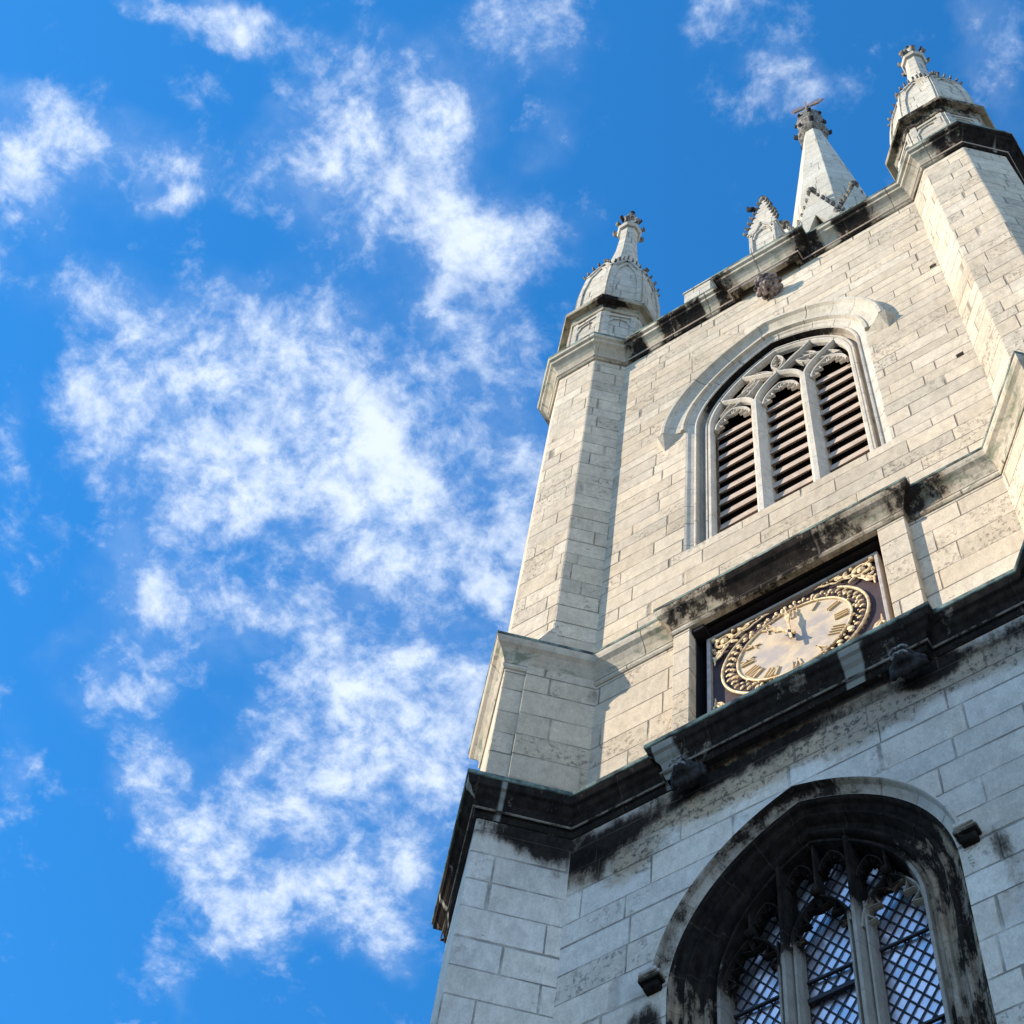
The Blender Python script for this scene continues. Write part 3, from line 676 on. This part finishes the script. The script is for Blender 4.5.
# ---- central stone spire behind the parapet
SX, SY = .25, 3.9
def sring(z, r): return [(x, y, z) for x, y in octagon(SX, SY, r)]
mb = MB(); mb.loft([sring(33.3, 1.15), sring(48.2, 1.02), sring(49.2, .95), sring(58.6, .26)])
sp = mb.build('spire', 'spire', tower, bevel=.01)
mb = MB(); mb.loft([sring(58.5,.27), sring(58.7,.40), sring(58.9,.44), sring(59.1,.40), sring(59.3,.30), sring(60.0,.36), sring(60.5,.40), sring(61.0,.33), sring(61.5,.16), sring(62.2,.07), sring(62.7,.05)])
cap = mb.build('spire_cap', 'crk', sp)
for k in range(8):
    a = R_(45*k+22.5)
    for z, r, q_ in ((58.85,.40,.15),(60.3,.36,.13)): crocket(cap, 'crkdark', (SX+r*math.cos(a), SY+r*math.sin(a), z), (math.cos(a), math.sin(a), .35), q_)
mb = MB()  # metal vane on the tip
mb.box(SX-.025, SX+.025, SY-.025, SY+.025, 62.4, 63.7)
for s, L in ((-1,.52),(1,.60)):
    pts = [(0,.05),(.16,.26),(.38,.34),(L,.15),(.42,-.14),(.14,-.12)]
    n = len(pts); A = [(SX+s*x*.93, SY-.02+x*.2*s, 62.9+z+s*x*.35) for x, z in pts]; B = [(x, y+.05, z) for x, y, z in A]
    mb.add(A+B, [tuple(range(n)), tuple(range(2*n-1, n-1, -1))]+[(i, (i+1)%n, n+(i+1)%n, n+i) for i in range(n)])
mb.build('weather_vane', 'vane', sp)
def sgable(k):
    a = R_(-90+45*k); nx, ny = math.cos(a), math.sin(a); tx, ty = -ny, nx
    def P(u, z, o): return (SX+nx*o+tx*u, SY+ny*o+ty*u, z)
    mb = MB(); r = 1.04; o0, o1 = r-.25, r+.30
    outer = [(-.54,40.6),(-.54,44.6),(0,47.4),(.54,44.6),(.54,40.6)]
    inner = [(-.26,40.6),(-.26,44.2),(0,45.3),(.26,44.2),(.26,40.6)]
    vs = [P(u,z,o1) for u,z in outer]+[P(u,z,o1) for u,z in inner]+[P(u,z,o0) for u,z in outer]+[P(u,z,o0) for u,z in inner]
    fs = []
    for i in range(4): fs += [(i,i+1,5+i+1,5+i), (i,10+i,10+i+1,i+1), (5+i,5+i+1,15+i+1,15+i)]
    mb.add(vs, fs)
    gb = mb.build('gable', 'spire', sp)
    for sg in (-1, 1):
        for i in range(6):
            t = i/6; crocket(sp, 'crk', P(sg*.58*(1-t), 44.6+2.8*t, o1-.05), (nx*.2+tx*sg, ny*.2+ty*sg, .8), .11)
    mb = MB(); mb.ball(P(0, 47.6, o1-.05), .13, 8, 6); mb.build('finial', 'crk', sp)
    mb = MB(); mb.add([P(-.26,40.6,r+.02),P(.26,40.6,r+.02),P(.26,44.2,r+.02),P(0,45.3,r+.02),P(-.26,44.2,r+.02)], [(0,1,2,3,4)])
    mb.build('opening_shade', 'dark', sp)  # black sheet: the shade inside the gable arch put into the colour
for k in (0, 1, 7, 2, 6): sgable(k)

# ---- belfry window
mb = MB()
sweep_arch(mb, WX, LV['hw'], LV['zs'], LV['d'], LV['zb'], [(0,0),(.03,.010),(.045,.03),(.115,.06),(.125,.035),(.15,.03),(.16,.05)], Y3, 26)
sweep_arch(mb, WX, LV['hw'], LV['zs'], LV['d'], LV['zb'], [(.235,.14),(.25,.115),(.275,.115),(.28,.14)], Y3, 26)
bw = mb.build('belfry_window', 'arch', tower)
mb = MB(); sweep_arch(mb, WX, LV['hw'], LV['zs'], LV['d'], LV['zb'], [(.16,.05),(.165,.14),(.20,.20),(.232,.20),(.235,.14)], Y3, 26)
sweep_arch(mb, WX, LV['hw'], LV['zs'], LV['d'], LV['zb'], [(.28,.14),(.28,.50)], Y3, 26)
mb.build('hollow_moulding', 'arch_hollow', bw)
mb = MB(); x0, x1 = WX-LV['hw'], WX+LV['hw']
mb.add([(x0,Y3+.0,23.85),(x1,Y3+.0,23.85),(x1,.25,24.02),(x0,.25,24.02),(x0,.5,24.05),(x1,.5,24.05)], [(0,1,2,3),(3,2,5,4)]); mb.build('sill', 'arch', bw)
mb = MB()
sweep_arch(mb, WX, LV['hw']+.40, LV['zs'], LV['d'], None, [(0,.02),(.02,-.02),(.04,-.13),(.075,-.155),(.12,-.15),(.15,-.10),(.24,-.05),(.33,-.03),(.345,-.055),(.385,-.055),(.398,.005),(.398,.02)], Y3, 26, closed=True)
mb.build('hood_mould', 'arch_hood', bw)
# hood stops: short returns
for s in (-1, 1):
    x = WX+s*1.84; mb = MB()
    mb.add([(x-s*.36,.0,28.0),(x,.0,28.0),(x,-.15,28.03),(x-s*.1,-.15,28.03),(x-s*.05,0,27.72),(x+s*.10,0,28.02)], [(0,1,2,3),(0,3,4),(3,2,4),(2,5,4),(1,5,2)])
    mb.build('hood_stop', 'arch_hood', bw)
HI = LV['hw']-.28; MX = .395; YT = .125
rI = HI+LV['d']
mb = MB()
MW = .225
for s in (-1, 1):
    mb = MB(); ribbon(mb, [(WX+s*MX, 23.9), (WX+s*MX, 28.15)], MW, YT-.02, .28, .30); mb.build('mullion', 'trac', bw)
mb = MB()
ribbon(mb, arch_pts(WX, HI-.03, LV['zs'], LV['d'], 23.9, 18), .09, YT, .10, .4)
apz = lambda x: LV['zs']+math.sqrt(max(0, rI**2-(abs(x)+LV['d'])**2))
def clip_arc(mx, sgn, r):
    """arc rising from mullion mx and leaning towards sgn until it meets the main arch"""
    pts = [(WX+mx, 28.05)]; cxx = mx+sgn*r; x, z = mx, 28.05
    for i in range(1, 90):
        if i*2 < 50: a = math.radians(i*2); x = cxx-sgn*r*math.cos(a); z = 28.05+r*math.sin(a)
        else: x += sgn*.032; z += .031
        if abs(x) > HI or z > apz(x): break
        pts.append((WX+x, z))
    return pts
for mx, sg in ((-MX,1),(-MX,-1),(MX,1),(MX,-1)): ribbon(mb, clip_arc(mx, sg, 1.0 if mx*sg < 0 else .75), .080, YT+.0, .10, .35)
# light heads with cusping
def head(mb, cx, hw, zs, rise, y, wd, foils=3, dep=.12):
    d = (rise**2-hw**2)/(2*hw); r = hw+d
    ribbon(mb, arch_pts(cx, hw, zs, d, None, 8), wd, y, dep, .4)
    a1 = math.acos(min(1, d/r))
    # cusps: curved teeth standing inward from the arch
    for sg in (-1, 1):
        for t in ((.18, .52, .85) if foils > 2 else (.3, .75)):
            a = a1*t; x = -(r*math.cos(a)-d); z = zs+r*math.sin(a)
            nx, nz = math.cos(a), -math.sin(a)                     # inward
            L = hw*.38
            p = [(cx-sg*(-x)*-1 if 0 else cx+sg*(-x), z)]
            ex = x+nx*L; ez = z+nz*L-.03
            b0 = a1*(t-.15); b1 = a1*(t+.15)
            for bb in (b0, b1):
                sx_, sz_ = -(r*math.cos(bb)-d), zs+r*math.sin(bb)
                mxp, mzp = (sx_+ex)/2-nx*L*.22, (sz_+ez)/2-nz*L*.22
                ribbon(mb, [(cx+sg*-sx_, sz_), (cx+sg*-mxp, mzp), (cx+sg*-ex, ez)], wd*.5, y+.02, dep*.6, .4)
for cx in (-2*MX+.015, 0, 2*MX-.015): head(mb, WX+cx, .28, 27.95, .48, YT+.03, .048, 3, .08)
# curved mouchette bars and cusps in the upper tracery
def dagger(mb, p, q, wd, bulge, y):
    p = Vector(p); q = Vector(q); d = q-p; n = Vector((-d.y, d.x)).normalized()
    for s in (-1, 1):
        ribbon(mb, [tuple(p+d*t+n*s*bulge*math.sin(math.pi*t)) for t in [i/8 for i in range(9)]], wd, y, .09, .4)
        for t in (.35, .68):
            b = p+d*t+n*s*bulge*math.sin(math.pi*t); e = p+d*(t+.03)+n*s*bulge*.15
            ribbon(mb, [tuple(b+d*.10), tuple((b+e)/2+d*.03), tuple(e)], wd*.7, y+.01, .11, .4); ribbon(mb, [tuple(b-d*.10), tuple((b+e)/2-d*.02), tuple(e)], wd*.7, y+.01, .11, .4)
for s in (-1, 1):
    dagger(mb, (WX+s*.98, 28.40), (WX+s*.30, 29.02), .034, .11, YT+.04)
    dagger(mb, (WX+s*.10, 29.06), (WX+s*.55, 29.42), .030, .09, YT+.04)
    dagger(mb, (WX+s*.62, 28.95), (WX+s*.35, 29.25), .03, .05, YT+.06)
dagger(mb, (WX, 29.1), (WX, 29.72), .04, .10, YT+.05)
mb.build('tracery', 'trac', bw)
mb = MB(); mb.add([(-1.45,.45,23.5),(1.4,.45,23.5),(1.4,.45,30.2),(-1.45,.45,30.2)], [(0,1,2,3)]); mb.build('interior_shade', 'dark', bw)  # black sheet standing for the shade behind the louvres
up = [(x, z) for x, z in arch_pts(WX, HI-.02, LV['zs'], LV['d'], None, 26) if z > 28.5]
mb = MB(); mb.add([(x, YT+.14, z) for x, z in up], [tuple(range(len(up)))]); mb.build('interior_shade', 'dark', bw)  # black sheet added close behind the tracery so its gaps read dark
pitch = .40
for i, cx in enumerate((-2*MX+.01, 0, 2*MX-.01)):
    mb = MB(); z = 24.0-.20
    while z < 28.15:
        x0, x1 = WX+cx-.30, WX+cx+.30; j = random.uniform(-.006, .006); h = .225; y0 = YT+.13
        mb.add([(x0,y0+j,z),(x1,y0-j,z+random.uniform(-.008,.008)),(x1,y0-j+.03,z+h),(x0,y0+j+.03,z+h),(x0,y0+.045,z+.05),(x1,y0+.045,z+.05),(x1,y0+.09,z+h+.06),(x0,y0+.09,z+h+.06)],
               [(0,1,2,3),(0,4,5,1),(3,2,6,7),(4,7,6,5),(0,3,7,4),(1,5,6,2)])
        z += pitch
    mb.build('louvre_panel', 'slat', bw)

# ---- clock in its recess
yb = Y2-.11
mb = MB()
X0, X1, Z0, Z1 = clk
# projecting bay frame round the recess
def frame_ring(mb, o, i, y0, y1):
    (a0,a1,b0,b1), (c0,c1,d0,d1) = o, i
    O = [(a0,b0),(a1,b0),(a1,b1),(a0,b1)]; I = [(c0,d0),(c1,d0),(c1,d1),(c0,d1)]
    vs = [(x,y0,z) for x,z in O]+[(x,y0,z) for x,z in I]+[(x,y1,z) for x,z in O]+[(x,y1,z) for x,z in I]
    fs = []
    for k in range(4):
        l = (k+1)%4; fs += [(k,l,4+l,4+k), (k,8+k,8+l,l), (4+k,4+l,12+l,12+k), (8+k,12+k,12+l,8+l)]
    mb.add(vs, fs)
frame_ring(mb, (-1.40,1.42,18.0,21.3), (X0,X1,Z0,Z1), yb, Y2+.45)
clock = mb.build('clock', 'mid', tower, bevel=.008, label='gilded clock set in a dark rectangular recess')
mb = MB(); YP = Y2+.20
mb.box(X0-.02, X1+.02, YP+.06, YP+.12, Z0-.05, Z1+.05)
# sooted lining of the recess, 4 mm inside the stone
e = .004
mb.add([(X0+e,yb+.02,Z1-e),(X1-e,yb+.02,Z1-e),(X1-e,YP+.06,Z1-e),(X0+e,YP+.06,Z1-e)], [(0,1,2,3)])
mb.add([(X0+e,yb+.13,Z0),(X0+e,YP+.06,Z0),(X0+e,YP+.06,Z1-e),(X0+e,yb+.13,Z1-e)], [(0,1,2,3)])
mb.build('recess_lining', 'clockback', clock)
mb = MB()
for zz, dd in ((20.96,.0),(20.90,.05)): mb.box(X0+.005, X1-.005, yb+.06+dd, yb+.12+dd+.1, zz-.05, zz+.055)
mb.box(X0+.006, X0+.16, yb+.03, yb+.2, 20.78, 20.9); mb.build('cornice_moulding', 'clockback', clock, bevel=.01)
PX0, PX1, PZ0, PZ1 = -1.04, .955, 18.75, 20.72
YP = Y2+.12
mb = MB(); mb.box(PX0, PX1, YP, YP+.05, PZ0, PZ1); mb.build('panel', 'panel', clock)
mb = MB(); frame_ring(mb, (PX0-.045,PX1+.045,PZ0-.045,PZ1+.045), (PX0,PX1,PZ0,PZ1), YP-.06, YP+.09); mb.build('frame', 'frame', clock, bevel=.008)
DX, DZ, DR = -.055, 19.80, .655
mb = MB(); n = 64
fr = [(DX, YP-.035, DZ)]+[(DX+DR*math.cos(2*math.pi*i/n), YP-.03, DZ+DR*math.sin(2*math.pi*i/n)) for i in range(n)]
bk = [(DX+DR*math.cos(2*math.pi*i/n), YP+.02, DZ+DR*math.sin(2*math.pi*i/n)) for i in range(n)]
mb.add(fr+bk, [(0,1+i,1+(i+1)%n) for i in range(n)]+[(1+i,1+n+i,1+n+(i+1)%n,1+(i+1)%n) for i in range(n)])
mb.build('dial', 'dial', clock)
# wreath ring: rope and beads
def ring_tube(mb, cx, cz, y, R, r, seg=72, k=8, sx=1., a0=0, a1=360):
    A = [R_(a0+(a1-a0)*i/seg) for i in range(seg+1)]; full = a1-a0 == 360
    rows = [[(cx+sx*(R+r*math.cos(2*math.pi*j/k))*math.cos(a), y-r*math.sin(2*math.pi*j/k), cz+(R+r*math.cos(2*math.pi*j/k))*math.sin(a)) for j in range(k)] for a in A]
    mb.loft(rows, cap=not full)
mb = MB(); ring_tube(mb, DX, DZ, YP-.04, DR+.012, .014); 
for a0, a1 in ((-52, 50), (130, 232)): ring_tube(mb, DX, DZ, YP-.03, DR+.20, .017, seg=30, a0=a0, a1=a1)
for i in range(44):
    a = 2*math.pi*i/44; rr_ = DR+.085+random.uniform(-.015,.015); s = .032 if i % 4 == 0 else random.uniform(.014,.024)
    mb.ball((DX+rr_*math.cos(a), YP-.045, DZ+rr_*math.sin(a)), s, 8, 6, (random.uniform(.8,1.9),.6,random.uniform(.6,1.1)), Matrix.Rotation(-a+random.uniform(-1,1), 3, 'Y'))
    a2 = a+.09; b = Vector((DX+(rr_+.045)*math.cos(a2), YP-.04, DZ+(rr_+.045)*math.sin(a2))); mb.ball(b, .022, 6, 4, (1.8,.7,1), Matrix.Rotation(-a2, 3, 'Y'))
    if i % 2: a3 = a-.08; mb.ball((DX+(rr_-.04)*math.cos(a3), YP-.045, DZ+(rr_-.04)*math.sin(a3)), .019, 6, 4)
mb.build('wreath', 'gilt', clock)
# corner strapwork
def tube(mb, pts, r, k=6, flat=.7):
    P3 = [Vector(p) for p in pts]; rows = []
    for i, p in enumerate(P3):
        d = (P3[min(i+1, len(P3)-1)]-P3[max(i-1, 0)]).normalized(); s = d.cross(Vector((0,1,0))).normalized()
        t = 1 if 0 < i < len(P3)-1 else .6
        rows.append([tuple(p+s*r*t*math.cos(2*math.pi*j/k)-Vector((0,1,0))*r*flat*t*math.sin(2*math.pi*j/k)) for j in range(k)])
    mb.loft(rows)
for sx in (-1, 1):
    for sz in (-1, 1):
        mb = MB(); cx, cz = (PX0 if sx < 0 else PX1), (PZ0 if sz < 0 else PZ1)
        def Q(u, v): return (cx-sx*u, YP-.04, cz-sz*v)
        C = lambda u, v, r, a, b, n=12: [Q(u+r*math.cos(R_(a+(b-a)*i/n)), v+r*math.sin(R_(a+(b-a)*i/n))) for i in range(n+1)]
        tube(mb, C(.17,.17,.105,0,350,18), .020)
        tube(mb, C(.30,.10,.07,180,-60), .018); tube(mb, C(.10,.30,.07,-90,150), .018)
        tube(mb, C(.42,.075,.05,200,-90), .015); tube(mb, C(.075,.42,.05,-110,180), .015)
        tube(mb, [Q(.05,.05), Q(.09,.09), Q(.10,.13)], .03); tube(mb, [Q(.24,.24), Q(.28,.28), Q(.33,.31)], .024)
        tube(mb, [Q(.04,.54), Q(.05,.47), Q(.10,.40), Q(.10,.33)], .017); tube(mb, [Q(.54,.04), Q(.47,.05), Q(.40,.10), Q(.33,.10)], .017)
        tube(mb, [Q(.30,.22), Q(.38,.17), Q(.47,.17), Q(.53,.12), Q(.60,.10), Q(.66,.06), Q(.72,.07)], .013); tube(mb, C(.60,.055,.035,90,-200), .010)
        tube(mb, [Q(.22,.30), Q(.16,.38), Q(.12,.47), Q(.05,.52), Q(.045,.62)], .013)
        mb.ball(Q(.17,.17), .05, 8, 6, (1,.6,1)); mb.ball(Q(.04,.04), .035, 6, 5); mb.ball(Q(.28,.04), .026, 6, 5); mb.ball(Q(.04,.28), .026, 6, 5)
        mb.build('strapwork', 'gilt', clock)
# roman numerals as gilt strokes
def stroke(mb, cx, cz, ang, u0, v0, u1, v1, wd):
    # u sideways, v radial; placed at angle ang (deg clockwise from 12)
    a = R_(90-ang); rx, rz = math.cos(a), math.sin(a); tx, tz = rz, -rx
    A = Vector((cx+tx*u0+rx*v0, cz+tz*u0+rz*v0)); B = Vector((cx+tx*u1+rx*v1, cz+tz*u1+rz*v1)); d = (B-A).normalized(); n = Vector((-d.y, d.x))*wd/2
    q = [A-n, A+n, B+n, B-n]; y0, y1 = YP-.052, YP-.025
    mb.add([(p.x, y0, p.y) for p in q]+[(p.x, y1, p.y) for p in q], [(0,1,2,3),(7,6,5,4),(0,4,5,1),(1,5,6,2),(2,6,7,3),(3,7,4,0)])
NUM = {1:'I',2:'II',3:'III',4:'IIII',5:'V',6:'VI',7:'VII',8:'VIII',9:'IX',10:'X',11:'XI',12:'XII'}
for h, sname in NUM.items():
    mb = MB(); wds = [.045 if ch == 'I' else .085 for ch in sname]; tot = sum(wds); u = -tot/2; r0, r1 = .47, .625
    for ch, wd_ in zip(sname, wds):
        c_ = u+wd_/2
        if ch == 'I': stroke(mb, DX, DZ, h*30, c_, r0, c_, r1, .010)
        elif ch == 'V': stroke(mb, DX, DZ, h*30, c_-.032, r1, c_, r0, .022); stroke(mb, DX, DZ, h*30, c_+.032, r1, c_, r0+.004, .012)
        else: stroke(mb, DX, DZ, h*30, c_-.034, r1, c_+.034, r0, .022); stroke(mb, DX, DZ, h*30, c_+.034, r1, c_-.034, r0+.002, .012)
        u += wd_
    mb.build('numeral', 'num', clock)
def hand(ang, L, wd, tail):
    a = R_(90-ang); rx, rz = math.cos(a), math.sin(a); tx, tz = rz, -rx
    out = [(-.012,-tail),(.012,-tail),(wd*.45,0),(wd*.28,L*.35),(wd*.9,L*.62),(wd*.35,L*.72),(0,L),(-wd*.35,L*.72),(-wd*.9,L*.62),(-wd*.28,L*.35),(-wd*.45,0)]
    mb = MB(); n = len(out); y0 = YP-.14
    A = [(DX+tx*u+rx*v, y0, DZ+tz*u+rz*v) for u, v in out]; B = [(x, y+.022, z) for x, y, z in A]
    mb.add(A+B, [tuple(range(n)), tuple(range(2*n-1, n-1, -1))]+[(i,(i+1)%n,n+(i+1)%n,n+i) for i in range(n)])
    return mb.build('hand', 'gilt', clock)
hand(-3, .60, .04, .16); hand(-38, .36, .05, .09)
mb = MB(); mb.ball((DX, YP-.10, DZ), .045, 10, 8); mb.build('hub', 'handdark', clock)

# ---- carved bosses under the ledges
def boss(x, y, z, s, mat, label):
    mb = MB(); B = lambda dx, dy, dz, r, sq=(1,1,1): mb.ball((x+dx*s, y+dy*s, z+dz*s), r*s, 12, 8, sq)
    B(0,.25,.15,.62,(1,.9,.9)); B(0,-.28,-.05,.42,(1,1,.95)); B(0,-.62,-.22,.24,(1.1,1,.8)); B(0,-.55,-.42,.18,(1.3,.8,.6))
    for sg in (-1, 1):
        B(sg*.2,-.55,.10,.13); B(sg*.22,-.62,.18,.12,(1.4,.7,.5)); B(sg*.14,-.66,-.26,.13); B(sg*.34,-.35,-.25,.20)
        B(sg*.44,-.05,.42,.17,(1,.6,1)); B(sg*.58,.0,.05,.24); B(sg*.56,.05,-.32,.22); B(sg*.36,.0,-.52,.2)
        B(sg*.28,-.2,.48,.2); B(sg*.75,.25,.30,.2); B(sg*.80,.3,-.10,.18)
    B(0,-.3,.48,.18); B(0,-.05,-.6,.24); B(0,.1,.62,.25)
    return mb.build('carved_boss', mat, tower, remesh=.02*s/.3, label=label)
b1 = boss(-1.08, -.56, 17.33, .20, 'boss', 'blackened carved lion-like boss under the left end of the clock ledge')
b2 = boss(1.19, -.56, 17.33, .20, 'boss', 'blackened carved lion-like boss under the right end of the clock ledge')
M['highlight'] = plain('boss_highlight', (.34,.32,.30), .8, 0, 20., .5, .4, (.06,.055,.055), .2)  # pale ridges: highlights of the black bosses put into the colour
for bx, par in ((-1.08, b1), (1.19, b2)):
    for dz, r in ((.035, .075), (-.055, .062)):
        mb = MB(); pts = []
        for i in range(13):
            t = i/12*2-1; pts.append((bx+r*1.25*t, -.70-.02*(1-t*t)-.0, 17.33+dz+r*.55*abs(math.sin(t*math.pi))-.03*abs(t)))
        tube(mb, pts, .015); mb.build('brow_highlight', 'highlight', par)
def rosette(x, y, z, s):
    d = Vector((.12, -.62, -.78)).normalized(); u = d.cross(Vector((0,0,1))).normalized(); v = u.cross(d); o = Vector((x, y, z))
    mb = MB(); mb.ball(o-d*s*.1, s*.80, 14, 10, (1,.8,.8)); mb.ball(o+d*s*.95, s*.20, 10, 8)
    for n, rad, h, r, ph in ((6,.36,.82,.21,0),(9,.66,.50,.25,.3),(11,.90,.12,.27,.1)):
        for k in range(n):
            a = 2*math.pi*k/n+ph; c = o+d*s*h+(u*math.cos(a)+v*math.sin(a))*s*rad
            mb.ball(c, s*r*random.uniform(.85,1.1), 8, 6, (1,1,.75))
    return mb.build('carved_boss', 'boss2', tower, remesh=.014, label='pinkish grey carved rosette boss under the parapet cornice')
rosette(.10, -.15, 32.12, .215)

# ---- lower leaded window
FH = LW['hw']-.37; FY = -.22
mb = MB()
sweep_arch(mb, WXL, LW['hw'], LW['zs'], LW['d'], LW['zb'], [(0,0),(.03,.02),(.045,.06),(.10,.10),(.12,.07),(.15,.065),(.165,.09),(.19,.15),(.25,.17),(.265,.14),(.30,.13),(.315,.15),(.33,.20),(.37,.20),(.37,.60)], Y1, 28)
lw = mb.build('leaded_window', 'arch_low', tower)
mb = MB(); mb.add([(WXL-1.29,Y1,9.6),(WXL+1.29,Y1,9.6),(WXL+1.29,.1,9.85),(WXL-1.29,.1,9.85)], [(0,1,2,3)]); mb.build('sill', 'arch_low', lw)
mb = MB()
sweep_arch(mb, WXL, LW['hw']+.115, LW['zs'], LW['d'], None, [(0,.02),(.003,-.05),(.012,-.10),(.03,-.115),(.04,-.10),(.05,-.05),(.113,.0),(.113,.02)], Y1, 28, z_stop=14.64, closed=True)
mb.build('hood_mould', 'hood_low', lw)
for s in (-1, 1):
    mb = MB(); x = WXL+s*1.40
    mb.prism([(x-.10,Y1-.11),(x+.10,Y1-.11),(x+.10,Y1+.02),(x-.10,Y1+.02)], 14.58, 14.66); mb.prism([(x-.07,Y1-.07),(x+.07,Y1-.07),(x+.07,Y1+.02),(x-.07,Y1+.02)], 14.50, 14.58)
    mb.box(x-.085, x+.085, Y1-.13, Y1, 14.62, 14.68)
    mb.build('hood_stop', 'hood_low', lw, bevel=.01)
rF = FH+LW['d']; apw = lambda x: LW['zs']+math.sqrt(max(0, rF**2-(abs(x)+LW['d'])**2))
MXL = .315
for s in (-1, 1):
    mb = MB()
    ribbon(mb, [(WXL+s*MXL, 9.7), (WXL+s*MXL, apw(MXL)+.02)], .10, FY-.03, .26, .30)
    for t in (-1, 1): ribbon(mb, [(WXL+s*MXL+t*.072, 9.7), (WXL+s*MXL+t*.072, 14.75)], .045, FY+.03, .15, .4)
    mb.build('mullion', 'trac_low', lw)
mb = MB()
ribbon(mb, arch_pts(WXL, FH-.015, LW['zs'], LW['d'], 9.7, 18), .07, FY-.01, .25, .4)
cs = [(-.62, 14.42, 14.95), (0., 14.58, 15.10), (.62, 14.42, 14.95)]
for cx, zs_, zt in cs:
    head(mb, WXL+cx, .265, zs_, zt-zs_, FY+.02, .042, 3, .10)
for cx, zt in ((-.62,14.95),(0,15.1),(.62,14.95)):
    top = apw(cx); ribbon(mb, [(WXL+cx, zt), (WXL+cx, top)], .05, FY+.01, .12, .4)
    for t in (-1, 1):
        x = cx+t*.15; 
        if apw(x)-zt > .3: head(mb, WXL+x, .115, apw(abs(x)+.1)-.28, .22, FY+.03, .03, 2, .12)
    mb.ball((WXL+cx, FY-.0, zt+.02), .045, 8, 6)
mb.build('tracery', 'trac_low', lw)
# glass and lead lattice
GY = FY+.20
def inside(x, z): return abs(x-WXL) < FH and z < apw(x-WXL)
mb = MB(); poly = arch_pts(WXL, FH, LW['zs'], LW['d'], 9.7, 16); mb.add([(x, GY, z) for x, z in poly], [tuple(range(len(poly)))])
gl = mb.build('glass', 'glass', lw)
for i in range(0): pass
mb = MB()
st = .116
for sg in (-1, 1):
    c0 = -12
    for k in range(-160, 260):
        c = k*st   # lines  x*1 + sg*.62*z = c
        # clip to window by marching
        seg = None; z = 9.7; prev = False; zz0 = None
        while z < 16.1:
            x = c-sg*.62*(z)
            ins = inside(x, z)
            if ins and not prev: zz0 = z
            if prev and not ins:
                mbp = (c-sg*.62*zz0, zz0, c-sg*.62*z, z); x0_, z0_, x1_, z1_ = mbp
                d = Vector((x1_-x0_, z1_-z0_)).normalized(); nn = Vector((-d.y, d.x))*.0060; yy = GY-.006-(.001 if sg > 0 else 0)
                A = [(x0_-nn.x, yy, z0_-nn.y), (x0_+nn.x, yy, z0_+nn.y), (x1_+nn.x, yy, z1_+nn.y), (x1_-nn.x, yy, z1_-nn.y)]
                mb.add(A+[(a, b-.006, cc) for a, b, cc in A], [(3,2,1,0),(4,5,6,7),(0,1,5,4),(1,2,6,5),(2,3,7,6),(3,0,4,7)])
            prev = ins; z += .02
mb.build('lead_lattice', 'leadcame', lw)
for cx in (-.62, 0, .62):
    for zz in (9.9, 11.0, 12.1, 13.2, 14.25):
        mb = MB(); mb.box(WXL+cx-.27, WXL+cx+.27, GY-.04, GY-.015, zz-.012, zz+.012); mb.build('saddle_bar', 'iron', lw)
for zz in (13.98,):
    mb = MB(); mb.box(WXL-.27, WXL+.27, GY-.05, GY-.014, zz, zz+.05); mb.build('saddle_bar', 'iron', lw)
mb = MB(); mb.add([(-1.5,1.2,9),(1.5,1.2,9),(1.5,1.2,16.5),(-1.5,1.2,16.5)], [(0,1,2,3)]); mb.build('interior_shade', 'dark', lw)  # black sheet standing for the unlit room
